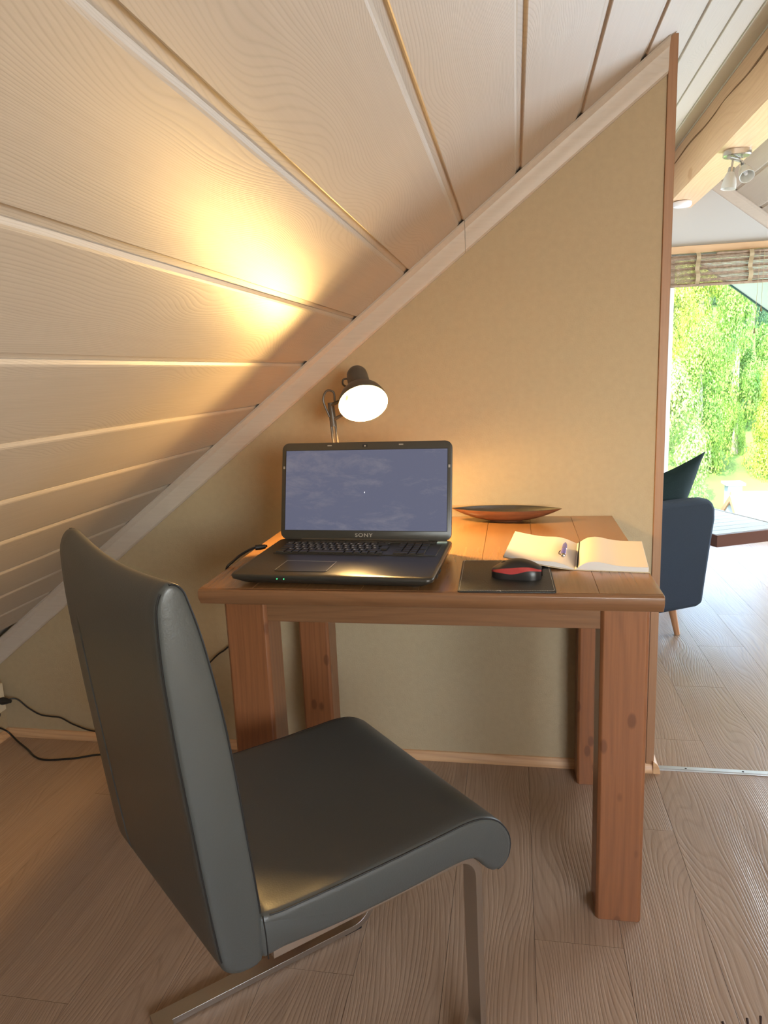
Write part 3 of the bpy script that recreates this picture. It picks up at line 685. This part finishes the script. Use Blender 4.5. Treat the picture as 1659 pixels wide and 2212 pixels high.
def loft(profile, w0, w1, r, warp, nmid=24, extra=()):
    ws = []
    for a in (0, 22.5, 45, 67.5, 90): ws.append((w0 + r*(1-math.sin(math.radians(a))), r*(1-math.cos(math.radians(90-a)) ) if False else r*(1-math.sin(math.radians(a)))))
    st = [(w0 + r*(1-math.cos(math.radians(a))), r*(1-math.sin(math.radians(a)))) for a in (0, 30, 60, 90)]
    mid = sorted([w0 + r + (w1-w0-2*r)*i/nmid for i in range(1, nmid)] + list(extra))
    en = [(w1 - r*(1-math.cos(math.radians(a))), r*(1-math.sin(math.radians(a)))) for a in (90, 60, 30, 0)]
    rows = []
    for w, ins in st + [(w, 0) for w in mid] + en:
        p = offset_poly(profile, ins) if ins > 1e-6 else profile
        rows.append([C3(*warp(s, w, z)) for s, z in p])
    m = MB().grid(rows, True); n = len(rows[0]); m.f += [tuple(range(n))[::-1], tuple(range((len(rows)-1)*n, len(rows)*n))]
    return m
seat_p = [(-.524, .466), (-.49, .4655), (-.40, .4635), (-.30, .463), (-.22, .4645), (-.175, .465), (-.140, .459), (-.110, .442), (-.090, .415), (-.084, .390), (-.090, .366), (-.108, .353), (-.126, .356), (-.142, .372), (-.160, .392), (-.20, .3985), (-.30, .397), (-.40, .399), (-.49, .406), (-.524, .409)]
seat_p = dense(seat_p, 3)
def seat_warp(s, w, z):
    u = (w/WID); dip = -.006*math.sin(PI*u)*math.sin(PI*min(1, max(0, (s+.56)/.5))) if z > .43 else 0
    return (s, w, z+dip)
seat = loft(seat_p, 0, WID, .010, seat_warp).build('seat', M['leather'], ch, ang=50)
back_p = [(-.522, .405), (-.519, .44), (-.518, .475), (-.522, .53), (-.528, .60), (-.533, .66), (-.540, .73), (-.548, .79), (-.560, .86), (-.571, .905), (-.578, .925), (-.590, .934), (-.602, .929), (-.611, .910), (-.613, .88), (-.6125, .83), (-.609, .77), (-.604, .70), (-.597, .62), (-.590, .54), (-.583, .47), (-.578, .43), (-.570, .410), (-.548, .400)]
back_p = dense(back_p, 3)
GR = .362
def back_warp(s, w, z):
    u = w/WID; t = max(0, min(1, (z-.40)/.53))
    s2 = s - .034*u - .004*math.sin(PI*u)*t
    z2 = z - .012*math.sin(PI*u)*t**3 - (.035*u)*(1-t)**2
    if s < -.569 - .02*t and z < .80:                          # sewn channel on the rear face, near the far side
        dd = abs(w-GR); f = max(0, 1-dd/.006); s2 += .013*f*min(1, (.80-z)/.05)
    return (s2, w, z2)
back = loft(back_p, 0, WID, .008, back_warp, 24, extra=(GR-.006, GR-.003, GR, GR+.003, GR+.006)).build('backrest', M['leather'], ch, ang=50)
def seam_path(pts, w, r, name, parent, warp):
    MB().tube([C3(*warp(s, w, z)) for s, z in pts], r, 6).build(name, M['seam'], parent)
# piping along the near and far side panels
topline = [p for p in seat_p if p[1] > .3525 and (p[0] > -.150 or p[1] > .43) and not (p[0] < -.115 and p[1] < .40) and p[0] > -.519]
topline = offset_poly(seat_p, .0026); topline = [topline[i] for i in range(len(seat_p)) if seat_p[i][0] > -.516 and (seat_p[i][1] > .44 or seat_p[i][0] > -.118)]
for w in (.003, WID-.003): seam_path(topline, w, .0013, 'seam', seat, seat_warp)
seam_path([(s, z) for s, z in topline if s < -.16], .024, .0005, 'seam', seat, lambda s, w, z: (seat_warp(s, w, z)[0], w, seat_warp(s, w, z)[2]+.0012))
bo = offset_poly(back_p, .0020); fr = [bo[i] for i in range(len(bo)) if back_p[i][1] > .475 and back_p[i][0] > -.595 + (.0 if back_p[i][1] > .9 else .0) and (back_p[i][0] > -.5785 - 0 or back_p[i][1] > .90)]
fr = [bo[i] for i in range(len(bo)) if back_p[i][1] > .470 and (i < len(bo)*11.6/24)]
for w in (.0022, WID-.0022): seam_path(fr, w, .0014, 'seam', back, back_warp)
re_ = [bo[i] for i in range(len(bo)) if i > len(bo)*12/24 and back_p[i][1] > .43]
for w in (.0022,): seam_path(re_, w, .0012, 'seam', back, back_warp)
# vertical seam where seat panel meets back panel on the near side
MB().tube([C3(-.518, -.0003, .470), C3(-.516, -.0003, .440), C3(-.515, -.0003, .405)], .0009, 6).build('seam', M['seam'], back)
# steel cantilever frame: flat bars
def flatbar(path, wdt, th):     # path of (s,z) at constant w0 ; returns rows for a flat bar bent in the s-z plane
    P = [Vector((a, b)) for a, b in path]; rows = []
    for i, p in enumerate(P):
        t = (P[min(i+1, len(P)-1)]-P[max(i-1, 0)]).normalized(); nn = Vector((-t.y, t.x))*th/2
        rows.append([(p+nn, -wdt/2), (p+nn, wdt/2), (p-nn, wdt/2), (p-nn, -wdt/2)])
    return rows
def arc(cx, cz, r, a0, a1, n=7): return [(cx+r*math.cos(math.radians(a0+(a1-a0)*k/n)), cz+r*math.sin(math.radians(a0+(a1-a0)*k/n))) for k in range(n+1)]
pathf = [(-.50, .388), (-.185, .388)] + arc(-.185, .343, .045, 90, 0) + [(-.138, .20)] + arc(-.185, .060, .050, 0, -90, 8)[0:] + [(-.30, .010), (-.60, .010)]
for wc in (.036, .394):
    rows = [[C3(p.x, wc+dw, p.y) for p, dw in r] for r in flatbar(pathf, .033, .0125)]
    m = MB().grid(rows, True); n = 4; m.f += [(3, 2, 1, 0), tuple(range((len(rows)-1)*4, len(rows)*4))]
    fr_ = m.build('frame_rail', M['steel'], ch, bev=.0025, ang=40)
    MB().box(C3(-.205, wc-.014, 0)[:], tuple(C3(-.165, wc+.014, .0045)[:])).build('glide', M['black'], fr_)
a = C3(-.600, .0195, .0038); b = C3(-.567, .4105, .0163); MB().box(a[:], b[:]).build('cross_bar', M['steel'], ch, bev=.002)
MB().box(C3(-.49, .05, .383)[:], C3(-.45, .38, .394)[:]).build('cross_bar', M['steel'], ch, bev=.002)
# ================================================================ SOCKET, CABLES
sk = empty('wall_socket', (XL, -.062, .150), 0, 'cream double wall socket low on the left knee wall', 'socket')
MB().box((.0, -.050, -.045), (.024, .040, .050)).build('housing', M['socket'], sk, bev=.003)
MB().lathe([(.020, 0), (.021, .004), (.018, .004), (.016, -.004), (0, -.004)], Matrix.Translation((.022, .014, .005)) @ Matrix.Rotation(PI/2, 4, 'Y'), 24).build('outlet', M['socket'], sk)
def cable(name, pts, label, r=.0026, plug=None):
    o = MB().tube(curve(pts, 8), r, 8).build(name, M['cable']); tag(o, label, 'cable'); return o
plugp = Vector((XL+.024, -.045, .150))
c1 = cable('lamp_cable', [(-.922, -.040, .146), (-.892, -.02, .142), (-.855, -.018, .112), (-.815, -.016, .088), (-.775, -.016, .083), (-.739, -.016, .080), (-.690, -.018, .058), (-.61, -.02, .04), (-.45, -.03, .06), (-.30, -.025, .19), (-.179, -.014, .309), (-.133, -.012, .344), (-.02, -.012, .45), (.085, -.014, .60), (.108, -.014, .735), (.135, -.035, .7535), (.20, -.075, .7535), (.228, -.105, .7535)], 'thin black cable from the socket along the back wall up behind the table')
MB().lathe([(0, 0), (.010, .002), (.013, .012), (.010, .026), (.005, .042), (0, .043)], Matrix.Translation((XL+.0225, -.046, .146)) @ Matrix.Rotation(PI/2, 4, 'Y'), 16).build('plug', M['black'], c1)
c2 = cable('laptop_power_cable', [(-.925, -.075, .120), (-.935, -.075, .075), (-.93, -.035, .030), (-.885, -.05, .006), (-.821, -.088, .003), (-.765, -.128, .003), (-.716, -.142, .003), (-.631, -.124, .003), (-.546, -.093, .003), (-.40, -.12, .003), (-.10, -.25, .003), (.05, -.40, .004), (.100, -.455, .05), (.110, -.478, .30), (.112, -.485, .60), (.112, -.50, .700), (.1135, -.535, .742), (.126, -.525, .759), (.137, -.490, .768), (.152, -.452, .772), (.172, -.430, .770)], 'thicker black cable lying on the floor and rising to the laptop', .0030)
MB().lathe([(0, 0), (.006, .001), (.0065, .012), (.005, .024), (0, .026)], Matrix.Translation((.150, -.450, .771)) @ Vector((.9, .42, 0)).to_track_quat('Z', 'Y').to_matrix().to_4x4(), 14).build('barrel_plug', M['black'], c2)
MB().lathe([(0, 0), (.012, .002), (.013, .014), (.008, .026), (0, .028)], Matrix.Translation((XL+.0245, -.090, .118)) @ Matrix.Rotation(PI/2, 4, 'Y'), 16).build('plug', M['black'], c2)
# ================================================================ LIVING ROOM SIDE
# armchair
au = Vector((.883, .469, 0)); Ah = math.atan2(.469, .883)
ac = empty('armchair', (1.40, 1.30, 0), Ah, 'slate blue upholstered armchair on beech legs beyond the partition, seen from its side', 'armchair')
A_org = Vector((1.40, 1.30, 0)); Ai = Matrix.Rotation(-Ah, 4, 'Z')
def AL(p): return Ai @ (Vector(p)-A_org)
near = AL((1.52, 1.10, 0)); ny = near.y; fx = near.x                 # near side plane in local coords
def arm(yy, name):
    zb = .130; o = [(fx-.50, zb-.01), (fx-.25, zb-.005), (fx-.03, zb), (fx, zb+.012), (fx+.012, .25), (fx+.034, .42), (fx+.046, .50), (fx+.044, .545), (fx+.030, .575), (fx+.008, .588), (fx-.04, .590), (fx-.30, .587), (fx-.46, .60), (fx-.52, .60)]
    m = MB().prism(o, 'y', yy, yy+.085); m.build(name, M['armf'], ac, bev=.018, seg=4, ang=60)
arm(ny, 'armrest'); arm(ny+.515, 'armrest')
MB().box((fx-.46, ny+.09, .14), (fx-.005, ny+.51, .20)).build('seat_base', M['armf'], ac, bev=.015)
MB().box((fx-.42, ny+.09, .2005), (fx+.01, ny+.51, .285)).build('seat_cushion', M['armf'], ac, bev=.03, seg=4)
MB().box((fx-.56, ny+.02, .14), (fx-.44, ny+.58, .80)).build('backrest', M['armf'], ac, bev=.03, seg=4)
for lx, ly in ((fx-.105, ny+.065), (fx-.45, ny+.07), (fx-.105, ny+.53), (fx-.45, ny+.53)):
    dx = .022 if lx > fx-.2 else -.02; dy = -.012 if ly < ny+.2 else .012
    MB().tube([(lx-dx*.3, ly-dy*.3, .15), (lx+dx, ly+dy, 0)], [.0175, .0115], 20).build('leg', M['armleg'], ac)
# cushion leaning inside the armchair, its corner pointing up above the arm
cu_o = A_org + Matrix.Rotation(Ah, 3, 'Z') @ Vector((fx-.005, ny+.16, .56))
cu = MB(); n = 22; rowsA = []; rowsB = []
Rc = Vector((.125, .205)); Tc = Rc + Vector((-.37, -.115)); Bc = Rc + Vector((-.155, -.355)); Lc = Tc + Bc - Rc
for i in range(n+1):
    ra = []; rb = []
    for j in range(n+1):
        u, v = i/n, j/n; p = Rc*(1-u)*(1-v) + Tc*u*(1-v) + Bc*(1-u)*v + Lc*u*v
        eu = 4*u*(1-u); ev = 4*v*(1-v); c = (Rc+Lc)/2; pinch = 1 - .075*((1-ev)*eu + (1-eu)*ev)
        p = c + (p-c)*pinch; th = .055*(eu*ev)**.45 + .003*math.sin(8*u+3*v)*eu*ev
        ra.append(Vector((p.x, -th, p.y))); rb.append(Vector((p.x, th, p.y)))
    rowsA.append(ra); rowsB.append(rb)
cu.grid(rowsA); cu.grid(rowsB); cuo = cu.build('cushion', M['cush'], ang=70); cuo.location = cu_o; cuo.rotation_euler = (0, 0, Ah)
tag(cuo, 'dark green cushion leaning in the slate blue armchair, corner pointing up', 'cushion')
# coffee table
cA = Vector((1.600, 1.273, 0)); cu_ = Vector((.904, .427, 0)).normalized(); cv_ = Vector((-cu_.y, cu_.x, 0))
ct = empty('coffee_table', tuple(cA), math.atan2(cu_.y, cu_.x), 'low slatted coffee table with reddish brown edge in front of the far window', 'coffee table')
CL, CW = .385, .74
for k in range(12):
    w = CW/12; MB().box((.006, .006+k*w, .385), (CL-.014, .006+(k+1)*w-.004-(0.006 if k == 11 else 0), .400)).build('slat', M['ctop'], ct, bev=.001)
MB().box((0, -.012, .345), (CL, .004, .399)).build('edge_board', M['cedge'], ct, bev=.002)
MB().box((0, CW-.004, .345), (CL, CW+.012, .399)).build('edge_board', M['cedge'], ct, bev=.002)
MB().box((CL-.012, .0045, .345), (CL, CW-.0045, .402)).build('edge_board', M['ctop'], ct, bev=.002)
MB().box((0, .0045, .345), (.0055, CW-.0045, .399)).build('edge_board', M['cedge'], ct, bev=.001)
MB().box((.045, .33, .006), (.085, .45, .384)).build('column', M['plastic'], ct, bev=.003)
MB().box((.02, .27, 0), (.12, .51, .006)).build('foot_plate', M['plastic'], ct, bev=.002)
# spotlight under the beam
sp = empty('ceiling_spotlight', (1.725, 1.70, 2.062), 0, 'satin nickel twin spotlight with two frosted glass bells under the ridge beam', 'lamp')
m = MB(); rows = []
for z, i in ((0, 0), (-.022, 0), (-.026, .004)): rows.append([Vector((x, y, z)) for x, y in rrect(.058-i, .046-i, .04, 8)])
m.grid(rows, True); nn = len(rows[0]); m.f += [tuple(range(nn)), tuple(range(2*nn, 3*nn))[::-1]]; m.build('canopy', M['chrome'], sp)
MB().tube([(-.05, -.06, -.040), (.035, .055, -.034)], .0075, 12).build('crossbar', M['chrome'], sp)
def bell(px, py, pz, dv, nm):
    d = Vector(dv).normalized(); qm = d.to_track_quat('Z', 'Y').to_matrix().to_4x4(); Mx = Matrix.Translation((px, py, pz)) @ qm
    h = MB().lathe([(0, 0), (.0045, 0), (.0045, .035), (.013, .038), (.015, .060), (.013, .062), (0, .062)], Mx, 20).build('lamp_holder', M['chrome'], sp)
    MB().lathe([(.015, .058), (.019, .066), (.026, .085), (.031, .110), (.032, .128), (.029, .126), (.024, .088), (.014, .062)], Mx, 28).build('glass_bell', M['glassbell'], h)
    MB().lathe([(.004, .062), (.008, .075), (.010, .10), (.006, .112), (0, .115)], Mx, 14).build('bulb', M['plastic'], h)
bell(-.022, -.025, -.038, (-.12, -.02, -1), 'a'); bell(.028, .045, -.032, (.05, -.75, -.75), 'b')
sd = MB().lathe([(0, .0), (.050, 0), (.053, -.006), (.052, -.018), (.047, -.026), (0, -.028)], Matrix.Identity(4), 36).build('smoke_detector', M['plastic']); sd.location = (1.712, 2.72, 2.060)
tag(sd, 'round white smoke detector on the underside of the ridge beam', 'smoke detector')
# twigs at the lower right corner
tw = empty('twig_vase', (1.09, -1.045, 0), 0, 'small grey vase holding three dark twigs, tips at the lower right corner', 'vase')
MB().lathe([(0, 0), (.024, 0), (.028, .02), (.022, .045), (.015, .055), (.013, .055), (.012, .01), (0, .01)], Matrix.Identity(4), 24).build('vessel', M['vase'], tw)
for i, (tx, ty, tz_) in enumerate(((1.1065, -.9045, .100), (1.129, -.8975, .100), (1.066, -.916, .100))):
    p = [(0, -.004, .012), (.3*(tx-1.09), .3*(ty+1.045), .060), (.7*(tx-1.09), .7*(ty+1.045), .085), (tx-1.09, ty+1.045, tz_)]
    MB().tube(curve(p, 5), [.0022]*14+[.0018, .0022], 7).build('twig', M['twig'], tw)
# ================================================================ OUTSIDE
sof = MB().prism([(1.0, 1.0*-1)] * 3, 'y', 0, 1) if False else None
v = MB().prism([(XRG-.02, 3.64-TA*(XRG-.02)), (3.6, 3.64-TA*3.6), (3.6, 3.72-TA*3.6), (XRG-.02, 3.72-TA*(XRG-.02))], 'y', YG+.101, 4.50)
vo = v.build('roof_overhang', M['soffit'], sm=False); struct(vo, 'grey roof overhang outside the far window', 'roof')
gd = MB().prism([(XRG-.02, 3.625-TA*(XRG-.02)), (3.6, 3.625-TA*3.6), (3.6, 3.655-TA*3.6), (XRG-.02, 3.655-TA*(XRG-.02))], 'y', 4.501, 4.52).build('verge_strip', M['gasket'], vo)
# hillside
rows = []
for i in range(13):
    y = 8 + i*6; rows.append([Vector((-25 + j*6, y, -6.5 + max(0, y-18)*.34 + .5*math.sin(j*1.3+i))) for j in range(14)])
hill = MB().grid(rows).build('hillside', mat('hill_grass', (.07, .13, .02), .9, var=.4, vscale=.5)); struct(hill, 'green grassy hillside below the trees', 'hill')
def crown(seed, n, shape, leaf):
    r = random.Random(seed); m = MB(); lob = []
    for _ in range(44):
        a = r.uniform(0, 2*PI); zz = r.uniform(0, 1)
        if shape == 'cone': rad = (1-zz)*.95+.05; lob.append((Vector((math.cos(a)*rad*.6, math.sin(a)*rad*.6, zz*2.4)), .30*(1-zz)+.10))
        else: rad = math.sin(PI*(zz*.85+.12))*.75; lob.append((Vector((math.cos(a)*rad, math.sin(a)*rad, zz*1.7)), r.uniform(.20, .34)))
    for _ in range(n):
        c, rr = r.choice(lob); d = Vector((r.gauss(0, 1), r.gauss(0, 1), r.gauss(0, 1))).normalized(); p = c + d*rr*r.uniform(.75, 1.05)
        nn = (d + Vector((r.uniform(-.7, .7), r.uniform(-.7, .7), r.uniform(-.2, .9)))).normalized(); t = nn.orthogonal().normalized(); b = nn.cross(t); a = r.uniform(0, 2*PI)
        t, b = t*math.cos(a)+b*math.sin(a), b*math.cos(a)-t*math.sin(a); s = leaf*r.uniform(.6, 1.3)
        m.add([p-t*s, p-b*s*.6, p+t*s, p+b*s*.6], [(0, 1, 2, 3)])
    me = bpy.data.meshes.new('crown'); me.from_pydata(m.v, [], m.f); return me
bark = mat('grey_bark', (.30, .26, .20), .9, var=.3)
pale = mat('pale_bark', (.75, .74, .70), .8)
LM = {'yellow': leaf_mat('leaf_yellow_green', (.15, .25, .02), (.40, .46, .06)), 'green': leaf_mat('leaf_fresh_green', (.06, .17, .02), (.22, .34, .05)), 'dark': leaf_mat('leaf_deep_green', (.015, .07, .03), (.05, .15, .05)), 'pale': leaf_mat('leaf_pale_green', (.16, .27, .07), (.38, .45, .15))}
crowns = {}
for kname in LM:
    for sh_ in ('round', 'cone'):
        crowns[(kname, sh_)] = None
def tree(x, y, zb, hgt, wid, kname, shape, label, bk_=bark, seed=0):
    seed %= 2; key_ = (kname, shape, seed)
    if key_ not in crowns or crowns[key_] is None:
        crowns[key_] = crown(hash((kname == 'green', kname == 'dark', shape == 'cone', seed)) % 999 + seed, 24000, shape, .024); crowns[key_].materials.append(LM[kname])
    t = empty('conifer' if shape == 'cone' else 'leafy_tree', (x, y, zb), rnd.uniform(0, 6), label, 'tree', 'trees on the hillside')
    c = link('crown', crowns[key_], None, t, (0, 0, hgt*.04)); k = hgt/(2.6 if shape == 'cone' else 2.1); c.scale = (wid, wid, k)
    MB().tube([(0, 0, -1), (.05, 0, hgt*.3), (0, .05, hgt*.75)], [.22, .16, .05], 8).build('trunk', bk_, t)
# direction helper: bearing (x per y from the house) and height are real positions on the slope
def T(bx, yy, zb, hgt, wid, kname, shape, label, bk_=bark, seed=0): tree(.74 + bx*(yy+1.97), yy, zb-.9, hgt+.6, wid, kname, shape, label, bk_, seed)
T(0.195, 24, -4.66, 6.5, 1.7, 'pale', 'round', 'pale green bushy tree low on the left, just above the armchair cushion', seed=0)
T(0.238, 28.5, -3.13, 6.4, 1.4, 'green', 'round', 'fresh green rounded tree low in the middle, left of the neighbour chimney', seed=1)
T(0.330, 28.5, -3.13, 6.2, 1.2, 'yellow', 'cone', 'yellow-green conical tree right behind the tiled neighbour roof', seed=2)
T(0.196, 36.0, -0.58, 7.2, 1.6, 'yellow', 'round', 'yellow-green tree against the left window jamb, above the pale bushy one', seed=3)
T(0.280, 32.8, -1.67, 7.4, 1.6, 'green', 'round', 'bright green round tree just right of the window centre, low', seed=4)
T(0.283, 30.0, -2.62, 2.4, .45, 'green', 'round', 'small green bush behind the roof ridge of the neighbour house', seed=1)
T(0.236, 40, 0.78, 8.2, 1.9, 'yellow', 'round', 'broad bright yellow-green tree filling the window centre', seed=5)
T(0.335, 40.5, 0.95, 9.8, 1.3, 'dark', 'cone', 'tall dark conifer near the right window edge', seed=6)
T(0.205, 45.5, 2.65, 7.6, 1.9, 'green', 'round', 'green tree at mid height against the left window jamb', seed=7)
T(0.296, 45, 2.48, 10.4, 1.2, 'dark', 'cone', 'slim dark conifer left of the tallest one', seed=8)
T(0.243, 50.5, 4.35, 7.4, 1.7, 'dark', 'round', 'deep green tree above the window centre', seed=9)
T(0.325, 51.5, 4.69, 8.0, 2.0, 'pale', 'round', 'pale round-crowned tree at the right between the conifers and the roof overhang', seed=10)
T(0.208, 56, 6.22, 7.6, 1.8, 'yellow', 'round', 'sunlit yellow-green tree high on the left', seed=11)
T(0.288, 56.5, 6.39, 8.0, 2.1, 'yellow', 'round', 'sunlit yellow tree at the upper right of the window', seed=12)
T(0.228, 61, 7.92, 6.6, 1.5, 'dark', 'round', 'small deep green tree upper left beside the pale trunk', seed=13)
T(0.322, 61.5, 8.09, 8.4, 2.1, 'yellow', 'round', 'sunlit yellow tree at the right under the roof overhang', seed=14)
T(0.200, 66, 9.62, 8.0, 2.0, 'pale', 'round', 'pale tree at the upper left of the window', seed=15)
T(0.268, 66.5, 9.79, 8.6, 2.0, 'green', 'round', 'green tree just under the blind', seed=16)
T(0.236, 72, 11.66, 8.0, 2.0, 'pale', 'round', 'pale tree with a whitish trunk below the blind', pale, seed=17)
T(0.303, 72, 11.66, 9.0, 2.2, 'green', 'round', 'furthest green tree on the crest right of centre', seed=18)
# neighbour house with tiled roof and chimney
hx, hy = 7.86, 23.03
hs = empty('neighbour_house', (hx, hy, -8), 0, 'neighbour house with pale red tiled roof and grey chimney seen through the window', 'house')
zrg = -3.36 + 8; mR = mat('pale_red_tile', (.30, .17, .12), .6, var=.2, vscale=4); mW = mat('pale_render', (.34, .38, .42), .8); mB = mat('brown_bargeboard', (.30, .14, .09), .6)
MB().prism([(-1.15, 0), (1.5, 0), (1.5, zrg-1.2), (0.18, zrg-.12), (-1.15, zrg-1.0)], 'x', 0, 5).build('wall', mW, hs) if False else None
# roof ridge runs along +x and slightly away; gable end faces left
ridge = Vector((0, 0, zrg)); slope_l = 3.2
wallm = MB().prism([(-2.2, 0), (2.2, 0), (2.2, zrg-1.65), (0, zrg-.12), (-2.2, zrg-1.65)], 'x', .25, 7).build('wall', mW, hs)
mR_ = MB(); cols, rws = 26, 13
for i in range(rws):
    t0, t1 = i/rws, (i+1)/rws
    for j in range(cols):
        xa = -.05 + j*.28; xb = xa + .265
        y_a, z_a = -2.5*t1, zrg - 1.75*t1 + .02; y_b, z_b = -2.5*t0, zrg - 1.75*t0
        xm = (xa+xb)/2
        mR_.add([(xa, y_a, z_a+.03), (xm, y_a, z_a+.09), (xb, y_a, z_a+.03), (xb, y_b, z_b), (xm, y_b, z_b+.05), (xa, y_b, z_b), (xa, y_a, z_a-.03), (xb, y_a, z_a-.03)], [(0, 1, 4, 5), (1, 2, 3, 4), (6, 7, 2, 1, 0)])
mR_.build('roof_tiles', mR, hs, kind='stuff', sm=False)
MB().prism([(0, zrg-.02), (2.5, zrg-1.77), (2.5, zrg-1.70), (0, zrg+.05), (-2.5, zrg-1.70), (-2.5, zrg-1.77)], 'x', -.05, 7.2).build('roof_deck', mB, hs)
MB().tube([(-.08, 0, zrg+.06), (7.2, 0, zrg+.06)], .11, 10).build('ridge_tiles', mR, hs)
for sy in (-1, 1): MB().prism([(0, zrg-.16), (sy*2.5, zrg-1.91), (sy*2.5, zrg-1.70), (0, zrg+.05)], 'x', -.10, -.051).build('bargeboard', mB, hs)
MB().box((-.15+.1, .4, zrg-1.2), (.30+.1, .85, zrg+.30)).build('chimney', mat('grey_chimney_render', (.22, .26, .32), .7), hs, bev=.02)
MB().box((-.24+.1, .32, zrg+.30), (.38+.1, .93, zrg+.38)).build('chimney_cap', mat('light_chimney_cap', (.6, .64, .68), .6), hs, bev=.01)
# ---------------------------------------------------------------- daylight portals in the two gable windows
